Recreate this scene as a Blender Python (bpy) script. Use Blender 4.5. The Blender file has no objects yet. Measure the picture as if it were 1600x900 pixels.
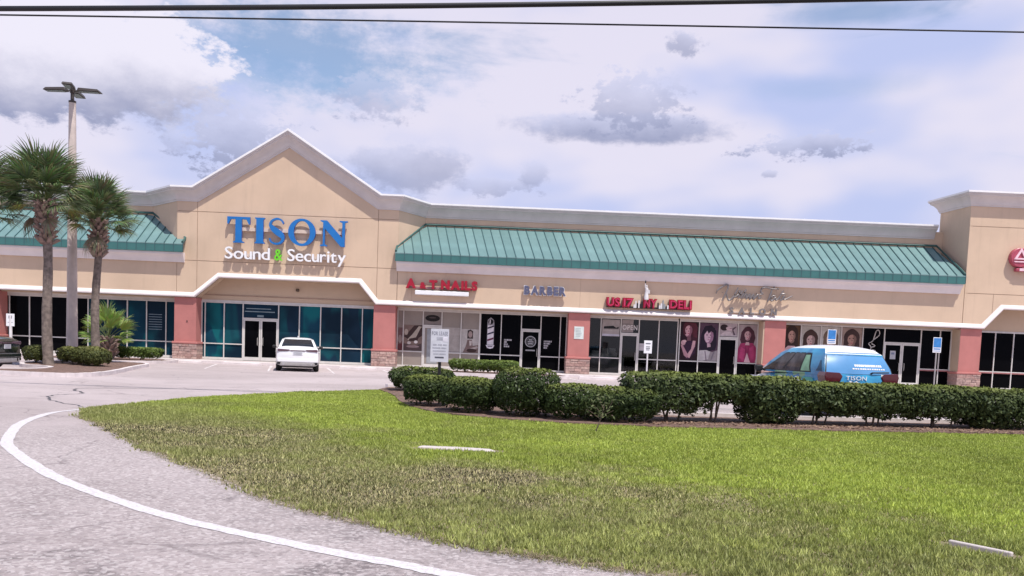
import bpy, bmesh, math, random
import numpy as np
from mathutils import Matrix, Vector
random.seed(4); RNG = np.random.default_rng(4)
S = bpy.context.scene
C = S.collection

# ------------------------------------------------------------------ camera
cam = bpy.data.objects.new('camera', bpy.data.cameras.new('camera')); C.objects.link(cam)
cam.location = (0, 0, 1.45)
Rm = Matrix.Rotation(-0.02, 3, 'Z') @ Matrix.Rotation(math.pi/2 - math.atan(.077), 3, 'X') @ Matrix.Rotation(0.0395, 3, 'Z')
cam.rotation_euler = Rm.to_euler()
cam.data.sensor_width = 36; cam.data.lens = 31.5
cam.data.shift_y = (648.5 - 450) / 1600
cam.data.clip_start = .1; cam.data.clip_end = 5000
S.camera = cam
S.view_settings.view_transform = 'Standard'; S.view_settings.look = 'None'
S.view_settings.exposure = 0.0; S.view_settings.gamma = 1.0
S.cycles.use_denoising = True
S.cycles.max_bounces = 6; S.cycles.transparent_max_bounces = 8

# ------------------------------------------------------------------ sun and sky
SUN_EL = math.radians(64.7); SUN_AZ = math.atan2(.25, -.40)      # azimuth clockwise from +y
sd = Vector((math.sin(SUN_AZ)*math.cos(SUN_EL), math.cos(SUN_AZ)*math.cos(SUN_EL), math.sin(SUN_EL)))
sun = bpy.data.objects.new('sun', bpy.data.lights.new('sun', 'SUN')); C.objects.link(sun)
sun.data.energy = 5.0; sun.data.angle = math.radians(.5); sun.data.color = (1, .95, .87)
sun.rotation_euler = sd.to_track_quat('Z', 'Y').to_euler(); sun.location = (0, 0, 60)

class NT:
    """tiny helper for wiring shader nodes"""
    def __init__(s, tree): s.t = tree; s.n = tree.nodes; s.l = tree.links
    def node(s, kind, **kw):
        n = s.n.new(kind)
        for k, v in kw.items(): setattr(n, k, v)
        return n
    def put(s, sock, v):
        if hasattr(v, 'is_linked'): s.l.new(v, sock)
        else: sock.default_value = v
    def m(s, op, a, b=0., c=None, clamp=False):
        n = s.node('ShaderNodeMath', operation=op, use_clamp=clamp)
        s.put(n.inputs[0], a); s.put(n.inputs[1], b)
        if c is not None: s.put(n.inputs[2], c)
        return n.outputs[0]
    def step(s, v, lo, hi, a=0., b=1.):
        n = s.node('ShaderNodeMapRange', interpolation_type='SMOOTHSTEP')
        for i, x in enumerate((v, lo, hi, a, b)): s.put(n.inputs[i], x)
        return n.outputs[0]
    def xyz(s, x, y, z=0.):
        n = s.node('ShaderNodeCombineXYZ')
        for i, v in enumerate((x, y, z)): s.put(n.inputs[i], v)
        return n.outputs[0]
    def noise(s, vec, scale, detail=4., rough=.55, dist=0.):
        n = s.node('ShaderNodeTexNoise')
        s.put(n.inputs['Vector'], vec); n.inputs['Scale'].default_value = scale
        n.inputs['Detail'].default_value = detail; n.inputs['Roughness'].default_value = rough
        n.inputs['Distortion'].default_value = dist
        return n.outputs['Fac']
    def mix(s, f, a, b, mode='MIX'):
        n = s.node('ShaderNodeMix', data_type='RGBA', blend_type=mode)
        s.put(n.inputs[0], f)
        for i, v in ((6, a), (7, b)):
            if isinstance(v, tuple) and len(v) == 3: v = (*v, 1)
            s.put(n.inputs[i], v)
        return n.outputs[2]

W = bpy.data.worlds.new('World'); S.world = W; W.use_nodes = True
W.node_tree.nodes.clear(); q = NT(W.node_tree)
tc = q.node('ShaderNodeTexCoord'); sep = q.node('ShaderNodeSeparateXYZ'); q.l.new(tc.outputs['Generated'], sep.inputs[0])
sx, sy, sz = sep.outputs
az = q.m('ARCTAN2', sx, sy); el = q.m('ARCSINE', sz)
sky = q.node('ShaderNodeTexSky', sky_type='NISHITA', sun_disc=False, sun_elevation=SUN_EL, sun_rotation=SUN_AZ)
sky.air_density = 1.0; sky.dust_density = .6; sky.ozone_density = 2.5
# directions warped by turbulence, so every cloud edge is ragged
n1 = q.noise(q.xyz(az, q.m('MULTIPLY', el, 1.5)), 9., 7., .62)
n2 = q.noise(q.xyz(q.m('ADD', az, 3.1), q.m('MULTIPLY', el, 1.5)), 9., 7., .62)
n3 = q.noise(q.xyz(az, q.m('MULTIPLY', el, 1.7), 4.), 30., 7., .65)
wob = q.m('ADD', q.m('MULTIPLY', q.m('SUBTRACT', n1, .5), 1.5), q.m('MULTIPLY', q.m('SUBTRACT', n3, .5), 2.6))
n5 = q.noise(q.xyz(az, q.m('MULTIPLY', el, 1.5), 9.), 62., 6., .62)
wob_s = q.m('MULTIPLY', q.m('SUBTRACT', n5, .5), 5.)
def blob(a0, e0, ra, re, amp=1., lo=-.15, hi=.40):
    da = q.m('DIVIDE', q.m('SUBTRACT', az, a0), ra); de = q.m('DIVIDE', q.m('SUBTRACT', el, e0), re)
    r = q.m('SQRT', q.m('ADD', q.m('MULTIPLY', da, da), q.m('MULTIPLY', de, de)))
    v = q.m('ADD', q.m('SUBTRACT', 1., r), q.m('MULTIPLY', wob if ra > .06 else q.m('ADD', wob_s, wob), amp))
    return q.step(v, lo, hi)
# thin high cloud: streaky sheet, denser towards the horizon
streak = q.noise(q.xyz(q.m('MULTIPLY', az, 1.6), q.m('MULTIPLY', el, 7.)), 2.6, 6., .58, .4)
soft = q.noise(q.xyz(q.m('MULTIPLY', az, 1.2), q.m('MULTIPLY', el, 2.6), 7.), 3.2, 3., .5)
cov = q.m('ADD', streak, q.m('MULTIPLY', q.m('SUBTRACT', .33, el), .9))
cov = q.step(cov, .15, .45)
for *b, wgt in ((-.235, .292, .17, .05, .7, .84), (.36, .338, .085, .012, .25, .7), (.335, .272, .10, .014, .3, .28), (-.5, .245, .03, .02, .5, .7)):
    cov = q.m('MULTIPLY', cov, q.m('SUBTRACT', 1., q.m('MULTIPLY', blob(*b, lo=-.3, hi=.8), wgt)))
cov = q.m('MULTIPLY', cov, q.step(el, .25, 1.1, .97, .45))
sheet = q.mix(q.step(soft, .36, .60), (.60, .67, 1.0), (.90, .86, 1.02))
col = sheet; tot = cov
def add_cloud(mask, dark, light, base, height, strength=1.):
    global col, tot
    k = q.m('ADD', q.m('DIVIDE', q.m('SUBTRACT', el, base), height), q.m('MULTIPLY', q.m('SUBTRACT', n2, .5), 1.3))
    c = q.mix(q.step(k, 0., 1.), dark, light)
    mask = q.m('MULTIPLY', mask, strength)
    col = q.mix(mask, col, c); tot = q.m('MAXIMUM', tot, mask)
GREY = (.37, .40, .60); PALE = (.97, .94, 1.08)
add_cloud(blob(-.455, .262, .185, .066, .45, -.08, .18), GREY, PALE, .188, .085)
for a0, e0, ra, re, amp, st in ((.128, .236, .125, .017, .45, .8), (.135, .262, .055, .028, .7, .6), (.19, .318, .018, .013, .5, .6), (.317, .217, .055, .013, .7, .75),
                            (-.285, .205, .055, .036, .8, .75), (-.139, .256, .048, .022, .5, .45), (-.10, .186, .065, .028, .7, .62), (-.01, .172, .05, .010, .6, .5),
                            (.034, .187, .018, .014, .3, .5), (-.34, .193, .02, .014, .8, .4), (.285, .19, .008, .004, .5, .5), (-.2, .18, .03, .012, .8, .4)):
    add_cloud(blob(a0, e0, ra, re, amp), GREY, (.74, .76, 1.0), e0 - re*1.1, re*2.4, st*1.15)
bg1 = q.node('ShaderNodeBackground'); q.l.new(sky.outputs[0], bg1.inputs[0]); bg1.inputs[1].default_value = .15
bg2 = q.node('ShaderNodeBackground'); q.l.new(col, bg2.inputs[0]); bg2.inputs[1].default_value = .90
mx = q.node('ShaderNodeMixShader'); q.l.new(tot, mx.inputs[0]); q.l.new(bg1.outputs[0], mx.inputs[1]); q.l.new(bg2.outputs[0], mx.inputs[2])
wo = q.node('ShaderNodeOutputWorld'); q.l.new(mx.outputs[0], wo.inputs[0])

# ------------------------------------------------------------------ materials
MATS = {}
def mat(name, col, rough=.6, var=.12, scale=3., bump=0., bscale=60., metal=0., ior=1.45, attr=None, col2=None, coat=0., trans=0., stain=0., metal_panel=False):
    if name in MATS: return MATS[name]
    m = bpy.data.materials.new(name); m.use_nodes = True
    q = NT(m.node_tree); b = q.n['Principled BSDF']
    b.inputs['Roughness'].default_value = rough; b.inputs['Metallic'].default_value = metal; b.inputs['IOR'].default_value = ior
    b.inputs['Coat Weight'].default_value = coat; b.inputs['Coat Roughness'].default_value = .06
    tc = q.node('ShaderNodeTexCoord').outputs['Object']
    if attr:
        a = q.node('ShaderNodeAttribute', attribute_name=attr).outputs['Color']
    else: a = (*col, 1)
    lo = tuple(c*(1-var) for c in col); hi = tuple(min(1, c*(1+var)) for c in col) if col2 is None else col2
    if attr: c = a
    else: c = q.mix(q.step(q.noise(tc, scale, 5.), .3, .7), lo, hi)
    if metal_panel:      # sheets from different coils never match exactly
        oi = q.node('ShaderNodeObjectInfo').outputs['Random']
        c = q.mix(1., c, q.mix(oi, (.86, .88, .88), (1.08, 1.06, 1.06)), 'MULTIPLY')
    if stain > 0:        # vertical streaks of dirt, as weather leaves them
        mp = q.node('ShaderNodeMapping'); q.l.new(tc, mp.inputs[0]); mp.inputs['Scale'].default_value = (2.2, 2.2, .22)
        s2 = q.step(q.noise(mp.outputs[0], 1.3, 6., .65), .5, .75)
        c = q.mix(q.m('MULTIPLY', s2, stain), c, tuple(x*.62 for x in col))
    q.put(b.inputs['Base Color'], c)
    if bump > 0:
        bn = q.node('ShaderNodeBump'); bn.inputs['Strength'].default_value = bump; bn.inputs['Distance'].default_value = .02
        q.put(bn.inputs['Height'], q.noise(tc, bscale, 4., .6)); q.l.new(bn.outputs[0], b.inputs['Normal'])
    if trans > 0:
        b.inputs['Transmission Weight'].default_value = 0
        tr = q.node('ShaderNodeBsdfTranslucent'); q.put(tr.inputs[0], c)
        mx = q.node('ShaderNodeMixShader'); mx.inputs[0].default_value = trans
        q.l.new(b.outputs[0], mx.inputs[1]); q.l.new(tr.outputs[0], mx.inputs[2])
        q.l.new(mx.outputs[0], q.n['Material Output'].inputs['Surface'])
    MATS[name] = m; return m

STUCCO = mat('peach stucco', (.60, .45, .33), .9, .06, .5, .35, 45., stain=.2)
STUCCO2 = mat('tan stucco', (.54, .41, .30), .9, .05, .5, .35, 45., stain=.08)
JOINT = mat('joint shadow gap', (.36, .25, .19), .9)
TRIM = mat('white trim', (.72, .66, .66), .7, .05, 1.2, .15, 50., stain=.12)
PINK = mat('terracotta pink stucco', (.455, .175, .16), .85, .06, 1.5, .3, 50., stain=.12)
STONE = [mat('ledge stone %d' % i, c, .9, .22, 9., .6, 30.) for i, c in enumerate(((.42, .275, .245), (.37, .23, .205), (.46, .32, .28), (.35, .24, .22)))]
MORTAR = mat('mortar', (.34, .24, .215), .95)
TEAL = mat('seafoam painted metal', (.155, .262, .262), .45, .07, 1.2, ior=1.4, stain=.25, metal_panel=True)
TEALD = mat('teal fascia metal', (.045, .15, .145), .45, .08, 1.5)
ALU = mat('anodised aluminium', (.46, .44, .42), .45, .06, 4., metal=.25)
PALEALU = mat('pale window frame', (.60, .57, .55), .5, .06, 4.)
GLBLACK = mat('dark tinted glass', (.003, .003, .004), .06, .2, .6, ior=1.10)
def film(name, a, b, sc):   # coloured window film behind glass with a loose graphic in it
    m = bpy.data.materials.new(name); m.use_nodes = True; q = NT(m.node_tree); p = q.n['Principled BSDF']
    tc = q.node('ShaderNodeTexCoord').outputs['Object']
    mp = q.node('ShaderNodeMapping'); q.l.new(tc, mp.inputs[0]); mp.inputs['Rotation'].default_value = (0, .75, 0); mp.inputs['Scale'].default_value = (.9, 1, .28)
    n = q.noise(mp.outputs[0], sc, 2., .4, .3)
    n2 = q.noise(tc, .45, 2.)
    c = q.mix(q.step(n, .47, .53), a, b); c = q.mix(q.step(n2, .4, .62), c, tuple(x*.6 for x in a))
    q.put(p.inputs['Base Color'], c); p.inputs['Roughness'].default_value = .08; p.inputs['IOR'].default_value = 1.13
    MATS[name] = m; return m
GLTEAL = film('teal window film', (.010, .052, .088), (.010, .115, .135), 1.1)
GLTEALD = film('navy window film', (.012, .032, .058), (.012, .075, .095), .8)
BLIND = mat('beige blind behind glass', (.27, .23, .205), .25, .07, 1.2, ior=1.3)
WHITE = mat('white sign face', (.80, .80, .82), .4, .03)
ASPH = None
# ------------------------------------------------------------------ object helpers
def link(o, parent=None):
    C.objects.link(o)
    if parent: o.parent = parent
    return o
def tag(o, label=None, cat=None, group=None, kind=None):
    if label: o['label'] = label
    if cat: o['category'] = cat
    if group: o['group'] = group
    if kind: o['kind'] = kind
    return o
def empty(name, loc=(0, 0, 0), rz=0., parent=None):
    o = bpy.data.objects.new(name, None); o.location = loc; o.rotation_euler = (0, 0, rz); o.empty_display_size = .2
    return link(o, parent)
class MB:
    def __init__(s): s.v = []; s.f = []; s.mi = []; s.m = 0
    def face(s, pts):
        i = len(s.v); s.v += [tuple(p) for p in pts]; s.f.append(tuple(range(i, i+len(pts)))); s.mi.append(s.m); return s
    def box(s, x0, x1, y0, y1, z0, z1):
        i = len(s.v)
        s.v += [(x, y, z) for z in (z0, z1) for y in (y0, y1) for x in (x0, x1)]
        for f in ((0, 2, 3, 1), (4, 5, 7, 6), (0, 1, 5, 4), (2, 6, 7, 3), (0, 4, 6, 2), (1, 3, 7, 5)):
            s.f.append(tuple(i+k for k in f)); s.mi.append(s.m)
        return s
    def prism(s, poly, y0, y1):           # polygon in x,z pushed along y; works for any simple outline
        n = len(poly); i = len(s.v)
        a = sum(poly[k][0]*poly[(k+1) % n][1]-poly[(k+1) % n][0]*poly[k][1] for k in range(n))
        if a < 0: poly = poly[::-1]
        s.v += [(x, y0, z) for x, z in poly] + [(x, y1, z) for x, z in poly]
        s.f.append(tuple(range(i, i+n))); s.f.append(tuple(range(i+2*n-1, i+n-1, -1)))
        for k in range(n): s.f.append((i+k, i+n+k, i+n+(k+1) % n, i+(k+1) % n))
        s.mi += [s.m]*(n+2); return s
    def slab(s, poly, z0, z1):            # polygon in x,y raised along z
        n = len(poly); i = len(s.v)
        a = sum(poly[k][0]*poly[(k+1) % n][1]-poly[(k+1) % n][0]*poly[k][1] for k in range(n))
        if a < 0: poly = poly[::-1]
        s.v += [(x, y, z0) for x, y in poly] + [(x, y, z1) for x, y in poly]
        s.f.append(tuple(range(i+n-1, i-1, -1))); s.f.append(tuple(range(i+n, i+2*n)))
        for k in range(n): s.f.append((i+k, i+(k+1) % n, i+n+(k+1) % n, i+n+k))
        s.mi += [s.m]*(n+2); return s
    def tube(s, pts, rad, n=8, caps=True):
        pts = [Vector(p) for p in pts]
        if not hasattr(rad, '__len__'): rad = [rad]*len(pts)
        i = len(s.v)
        for k, p in enumerate(pts):
            t = (pts[min(k+1, len(pts)-1)] - pts[max(k-1, 0)]).normalized()
            a = t.cross(Vector((0, 0, 1)) if abs(t.z) < .9 else Vector((1, 0, 0))).normalized(); b = t.cross(a)
            for j in range(n):
                w = 2*math.pi*j/n; s.v.append(tuple(p + (a*math.cos(w)+b*math.sin(w))*rad[k]))
        for k in range(len(pts)-1):
            for j in range(n):
                s.f.append((i+k*n+j, i+k*n+(j+1) % n, i+(k+1)*n+(j+1) % n, i+(k+1)*n+j)); s.mi.append(s.m)
        if caps:
            s.f.append(tuple(range(i+n-1, i-1, -1))); e = i+(len(pts)-1)*n; s.f.append(tuple(range(e, e+n))); s.mi += [s.m, s.m]
        return s
    def lathe(s, prof, cx=0., cy=0., n=16, axis='z'):    # prof = [(r, h)]
        i = len(s.v)
        for r, h in prof:
            for j in range(n):
                w = 2*math.pi*j/n; c, d = r*math.cos(w), r*math.sin(w)
                s.v.append((cx+c, cy+d, h) if axis == 'z' else ((h, cx+c, cy+d) if axis == 'x' else (cx+c, h, cy+d)))
        for k in range(len(prof)-1):
            for j in range(n):
                f = (i+k*n+j, i+k*n+(j+1) % n, i+(k+1)*n+(j+1) % n, i+(k+1)*n+j)
                s.f.append(f if axis != 'y' else f[::-1]); s.mi.append(s.m)
        s.f.append(tuple(range(i+n-1, i-1, -1))); e = i+(len(prof)-1)*n; s.f.append(tuple(range(e, e+n))); s.mi += [s.m]*2
        return s
    def mesh(s, name, mats, smooth=None):
        me = bpy.data.meshes.new(name); me.from_pydata(s.v, [], s.f)
        for m in (mats if isinstance(mats, (list, tuple)) else [mats]): me.materials.append(m)
        me.polygons.foreach_set('material_index', s.mi)
        if smooth is not None:
            bm = bmesh.new(); bm.from_mesh(me); bmesh.ops.remove_doubles(bm, verts=bm.verts, dist=1e-4)
            bmesh.ops.recalc_face_normals(bm, faces=bm.faces)
            for f in bm.faces: f.smooth = True
            for e in bm.edges:
                e.smooth = not (len(e.link_faces) == 2 and e.calc_face_angle(0) > math.radians(smooth))
            bm.to_mesh(me); bm.free()
        me.update(); return me
    def build(s, name, mats, parent=None, loc=(0, 0, 0), rz=0., smooth=None):
        o = bpy.data.objects.new(name, s.mesh(name, mats, smooth)); o.location = loc; o.rotation_euler = (0, 0, rz)
        return link(o, parent)
def bevel(o, w=.02, seg=2):
    m = o.modifiers.new('bevel', 'BEVEL'); m.width = w; m.segments = seg; m.limit_method = 'ANGLE'; m.angle_limit = math.radians(40); return o
def same(me, name, parent, loc=(0, 0, 0), rot=(0, 0, 0), sc=(1, 1, 1)):
    o = bpy.data.objects.new(name, me); o.location = loc; o.rotation_euler = rot; o.scale = sc; return link(o, parent)
def copy_tree(o, parent=None):
    c = o.copy(); C.objects.link(c); c.parent = parent
    for ch in list(o.children): copy_tree(ch, c)
    return c
def np_mesh(name, verts, faces, colors, m):
    me = bpy.data.meshes.new(name); n, k = faces.shape
    me.vertices.add(len(verts)); me.vertices.foreach_set('co', verts.astype(np.float32).ravel())
    me.loops.add(n*k); me.loops.foreach_set('vertex_index', faces.astype(np.int32).ravel())
    me.polygons.add(n); me.polygons.foreach_set('loop_start', np.arange(0, n*k, k, dtype=np.int32))
    me.polygons.foreach_set('loop_total', np.full(n, k, dtype=np.int32))
    a = me.attributes.new('Col', 'FLOAT_COLOR', 'POINT')
    a.data.foreach_set('color', np.c_[colors, np.ones(len(colors))].astype(np.float32).ravel())
    me.materials.append(m); me.update(); me.validate(); return me

# text: every letter its own mesh, from Blender's built-in face
_tx = {}
def glyph(ch, weight=.0, depth=.1, xs=1.):
    key = (ch, weight)
    if key not in _tx:
        cu = bpy.data.curves.new('t', 'FONT'); cu.body = ch; cu.offset = weight; cu.resolution_u = 3; cu.extrude = .5
        ob = bpy.data.objects.new('t', cu); C.objects.link(ob)
        dg = bpy.context.evaluated_depsgraph_get(); me = bpy.data.meshes.new_from_object(ob.evaluated_get(dg))
        v = np.array([x.co[:] for x in me.vertices]); f = [tuple(p.vertices) for p in me.polygons]
        bpy.data.objects.remove(ob); bpy.data.curves.remove(cu); bpy.data.meshes.remove(me); _tx[key] = (v, f)
    return _tx[key]
def letters(text, x0, x1, z0, cap, depth, weight, m, parent, y=0., gap=.12, name='letter', joined=False, mside=None):
    """letters along x from x0 to x1, baseline z0, capital height cap, front face at y"""
    H = glyph('H', weight)[0]; ch = H[:, 1].max()-H[:, 1].min(); base = H[:, 1].min(); sc = cap/ch
    pos = []; x = 0.
    for c in text:
        if c == ' ': x += .32; continue
        v = glyph(c, weight)[0]; w = v[:, 0].max()-v[:, 0].min(); pos.append((c, x, v[:, 0].min())); x += w+gap
    tot = x-gap; k = (x1-x0)/tot; out = []; acc = MB()
    for c, px, mn in pos:
        v, f = glyph(c, weight); i = len(acc.v)
        acc.v += [(x0+(a[0]-mn+px)*k, y+(.5-a[2])*depth, z0+(a[1]-base)*sc) for a in v]; acc.f += [tuple(i+j for j in t) for t in f]
        for t in f:
            front = all(v[j][2] > .49 for j in t); acc.mi.append(0 if front or mside is None else 1)
        if not joined:
            out.append(acc.build(name, [m] if mside is None else [m, mside], parent)); acc = MB()
    if joined: return acc.build(name, [m], parent)
    return out
# ------------------------------------------------------------------ ground, pavement, kerbs
YF = 47.0
def ground_mat():
    m = bpy.data.materials.new('weathered asphalt'); m.use_nodes = True; q = NT(m.node_tree); b = q.n['Principled BSDF']
    tc = q.node('ShaderNodeTexCoord').outputs['Object']; sp = q.node('ShaderNodeSeparateXYZ'); q.l.new(tc, sp.inputs[0]); x, y, z = sp.outputs
    big = q.noise(tc, .13, 5., .6, .6); mid = q.noise(tc, 1.1, 5., .65); fine = q.noise(tc, 17., 5., .8); chip = q.noise(tc, 34., 4., .8)
    c = q.mix(q.step(big, .32, .68), (.41, .345, .345), (.53, .45, .455))
    c = q.mix(q.m('MULTIPLY', q.step(mid, .52, .72), .35), c, (.30, .25, .25))
    # the road in front is coarse chip seal, with dark worn patches
    road = q.step(q.m('ADD', y, q.m('MULTIPLY', q.m('SUBTRACT', big, .5), 9.)), 10.5, 15., 1., 0.)
    c = q.mix(q.m('MULTIPLY', road, q.step(fine, .46, .58)), c, (.44, .375, .378))
    c = q.mix(q.m('MULTIPLY', q.step(chip, .50, .70), q.m('MULTIPLY', road, .8)), c, (.66, .585, .60))
    worn = q.m('MULTIPLY', q.step(q.noise(tc, .75, 7., .72, .5), .47, .61), q.m('MULTIPLY', road, q.step(y, 5.2, 9.0, .9, .12)))
    c = q.mix(q.m('MULTIPLY', worn, q.step(fine, .40, .56, .15, .9)), c, (.13, .11, .115))
    vo = q.node('ShaderNodeTexVoronoi'); q.l.new(tc, vo.inputs['Vector']); vo.inputs['Scale'].default_value = 36.
    vc = q.node('ShaderNodeSeparateColor'); q.l.new(vo.outputs['Color'], vc.inputs[0])
    k = q.m('ADD', q.m('MULTIPLY', road, .8), .2)
    c = q.mix(q.m('MULTIPLY', q.step(vc.outputs[0], .66, .9), q.m('MULTIPLY', k, .42)), c, (.23, .195, .195))
    c = q.mix(q.m('MULTIPLY', q.step(vc.outputs[1], .62, .9), q.m('MULTIPLY', k, .5)), c, (.72, .65, .65))
    wv = q.node('ShaderNodeVectorMath', operation='ADD'); q.l.new(tc, wv.inputs[0]); q.l.new(q.xyz(q.m('MULTIPLY', mid, .7), q.m('MULTIPLY', big, 1.5)), wv.inputs[1])
    ve = q.node('ShaderNodeTexVoronoi', feature='DISTANCE_TO_EDGE'); q.l.new(wv.outputs[0], ve.inputs['Vector']); ve.inputs['Scale'].default_value = .55
    ck = q.m('MULTIPLY', q.step(ve.outputs[0], .004, .016, 1., 0.), q.m('MULTIPLY', q.step(mid, .44, .62), .5))
    c = q.mix(ck, c, (.15, .125, .13))
    # long faint streaks from tyres and drained water in the lot
    mp = q.node('ShaderNodeMapping'); q.l.new(tc, mp.inputs[0]); mp.inputs['Scale'].default_value = (.12, 1.0, 1.)
    st = q.step(q.noise(mp.outputs[0], 1.1, 5., .6), .52, .72)
    c = q.mix(q.m('MULTIPLY', st, .28), c, (.33, .27, .27))
    q.put(b.inputs['Base Color'], c); b.inputs['Roughness'].default_value = .92; b.inputs['IOR'].default_value = 1.3
    bn = q.node('ShaderNodeBump'); bn.inputs['Strength'].default_value = .8; bn.inputs['Distance'].default_value = .02
    q.put(bn.inputs['Height'], q.m('ADD', fine, chip)); q.l.new(bn.outputs[0], b.inputs['Normal'])
    return m
ASPH = ground_mat()
MB().face([(-900, -900, 0), (900, -900, 0), (900, 900, 0), (-900, 900, 0)]).build('ground', ASPH)['kind'] = 'structure'

def worn_paint():
    m = bpy.data.materials.new('worn white road paint'); m.use_nodes = True; q = NT(m.node_tree); b = q.n['Principled BSDF']
    tc = q.node('ShaderNodeTexCoord').outputs['Object']; f = q.noise(tc, 24., 5., .75); g = q.noise(tc, 1.6, 4., .6)
    c = q.mix(q.step(g, .3, .7), (.60, .565, .59), (.70, .665, .70))
    c = q.mix(q.m('MULTIPLY', q.step(q.m('ADD', f, q.m('MULTIPLY', g, .35)), .62, .76), .55), c, (.40, .345, .345))
    q.put(b.inputs['Base Color'], c); b.inputs['Roughness'].default_value = .75
    bn = q.node('ShaderNodeBump'); bn.inputs['Strength'].default_value = .4; bn.inputs['Distance'].default_value = .01
    q.put(bn.inputs['Height'], f); q.l.new(bn.outputs[0], b.inputs['Normal']); return m
PAINT = worn_paint()
PAINT2 = mat('faded stall paint', (.62, .57, .58), .8, .22, 4., .1)
CONC = mat('pale concrete', (.52, .46, .45), .9, .10, 1.6, .25, 40.)
KERB = mat('sun bleached kerb', (.66, .59, .59), .9, .10, 2.5, .2, 40.)
MULCH = mat('brown mulch', (.17, .105, .085), .95, .45, 14., .9, 26.)
SOIL = mat('sandy soil and thatch', (.23, .19, .115), .95, .35, 6., .8, 40.)

def smooth_path(pts, per=6):
    out = []
    P = [Vector((*p, 0)) if len(p) == 2 else Vector(p) for p in pts]
    for i in range(len(P)-1):
        a, b, c, d = P[max(i-1, 0)], P[i], P[i+1], P[min(i+2, len(P)-1)]
        for k in range(per):
            t = k/per
            out.append(.5*((2*b)+(c-a)*t+(2*a-5*b+4*c-d)*t*t+(3*b-a-3*c+d)*t**3))
    out.append(P[-1]); return out
def band(pts, w, z, jit=0.):
    """flat strip of width w (number or function) along pts"""
    mb = MB(); L = []; R = []
    for i, p in enumerate(pts):
        t = (pts[min(i+1, len(pts)-1)]-pts[max(i-1, 0)]).normalized(); n = Vector((-t.y, t.x, 0))
        ww = w(i/len(pts)) if callable(w) else w
        L.append(p+n*(ww/2+random.uniform(-jit, jit))); R.append(p-n*(ww/2+random.uniform(-jit, jit)))
    for i in range(len(pts)-1):
        mb.face([(*R[i][:2], z), (*R[i+1][:2], z), (*L[i+1][:2], z), (*L[i][:2], z)])
    return mb
line = smooth_path([(-7.3, 16.9), (-7.56, 15.73), (-7.42, 14.68), (-7.06, 13.43), (-6.58, 12.3), (-6.0, 11.11), (-5.23, 10.0), (-4.41, 8.93), (-3.74, 8.18), (-3.05, 7.5),
                    (-2.43, 6.96), (-1.86, 6.55), (-1.37, 6.23), (-.92, 5.95), (-.51, 5.72), (-.17, 5.5), (.8, 5.0), (3.5, 4.2), (12, 2.9), (40, 1.5)])
tag(band(line, lambda t: .08 + .065*min(1, t*9), .004, .009).build('edge_line', PAINT), kind='structure')

# stall lines and wheel stops
for (x, y0, y1) in ((-13.75, 44.3, 37.6), (-11.1, 44.6, 37.6), (-8.35, 44.6, 37.6), (-5.6, 44.6, 37.6), (-2.9, 44.4, 41.0), (3.4, 44.6, 38.), (6.2, 44.6, 38.), (9., 44.6, 38.), (11.8, 44.6, 38.)):
    k = .23 if x < 0 else .1
    pts = [Vector((x+(44.6-y)*k, y, 0)) for y in np.linspace(y0, y1, 8)]
    tag(band(pts, lambda t: .13 if t < .3 else .11-.05*t, .004, .012).build('stall_line', PAINT2), kind='structure')

def wheel_stop(x, y, rz, label):
    mb = MB()
    prof = [(-.08, 0), (-.075, .10), (-.05, .125), (.05, .125), (.075, .10), (.08, 0)]
    n = len(prof)
    mb.v = [(s*.92+(0 if abs(z) < .01 else -s*.03), yy, z) for s in (-1, 1) for yy, z in prof]
    for k in range(n-1): mb.f.append((k, n+k, n+k+1, k+1))
    mb.f += [tuple(range(n)), tuple(range(2*n-1, n-1, -1))]; mb.mi = [0]*len(mb.f)
    o = mb.build('wheel_stop', KERB, None, (x, y, 0), rz)
    return tag(o, label, 'wheel stop', 'concrete wheel stops in front of the shops')
wheel_stop(-15.25, 44.05, .02, 'pale concrete wheel stop by the small palm island, left of the gabled entrance')
wheel_stop(-12.5, 44.5, .02, 'pale concrete wheel stop in the empty stall just left of the white sedan')
wheel_stop(-6.75, 44.1, .02, 'pale concrete wheel stop just right of the white sedan')
wheel_stop(4.9, 43.0, .02, 'pale concrete wheel stop in front of the pillar with the small plaque')
wheel_stop(-4.2, 44.5, .02, 'pale concrete wheel stop beside the rear hedge island')

# sidewalk along the shops, a raised slab with a kerb of short lengths
tag(MB().box(-45, 60, 45.55, 60, -.1, .12).build('sidewalk', CONC), kind='structure')
kb = empty('kerb', (0, 45.4, 0)); tag(kb, kind='structure')
me = bevel(MB().box(0, 2.98, 0, .15, -.05, .124).build('kerb_stone', KERB, kb), .02)
me.location = (-31, 0, 0)
for k in range(1, 24):
    if -31+3*k > 40: break
    o = me.copy(); C.objects.link(o); o.parent = kb; o.location = (-31+3*k, random.uniform(-.005, .005), random.uniform(-.004, .003))

# tar filled cracks across the drive
crack = smooth_path([(-9.1, 22.9), (-9.9, 22.4), (-10.1, 21.6), (-9.3, 20.4), (-9.55, 19.6), (-9.25, 18.7), (-8.6, 17.8), (-7.7, 16.9)], 6)
for p in crack: p.x += random.uniform(-.06, .06); p.y += random.uniform(-.05, .05)
tag(band(crack, .055, .003, .015).build('tar_crack', mat('tar', (.10, .09, .10), .6)), kind='structure')
crack = smooth_path([(-5.2, 23.6), (-6.6, 23.9), (-8.0, 23.5), (-9.1, 22.9)], 5)
for p in crack: p.y += random.uniform(-.05, .05)
tag(band(crack, .05, .003, .012).build('tar_crack', MATS['tar']), kind='structure')

# ------------------------------------------------------------------ the building
B = empty('shopping_plaza', (0, YF, 0))
tag(B, 'long peach stucco shopping plaza with green metal awnings and a tall front gable', 'building')

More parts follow.
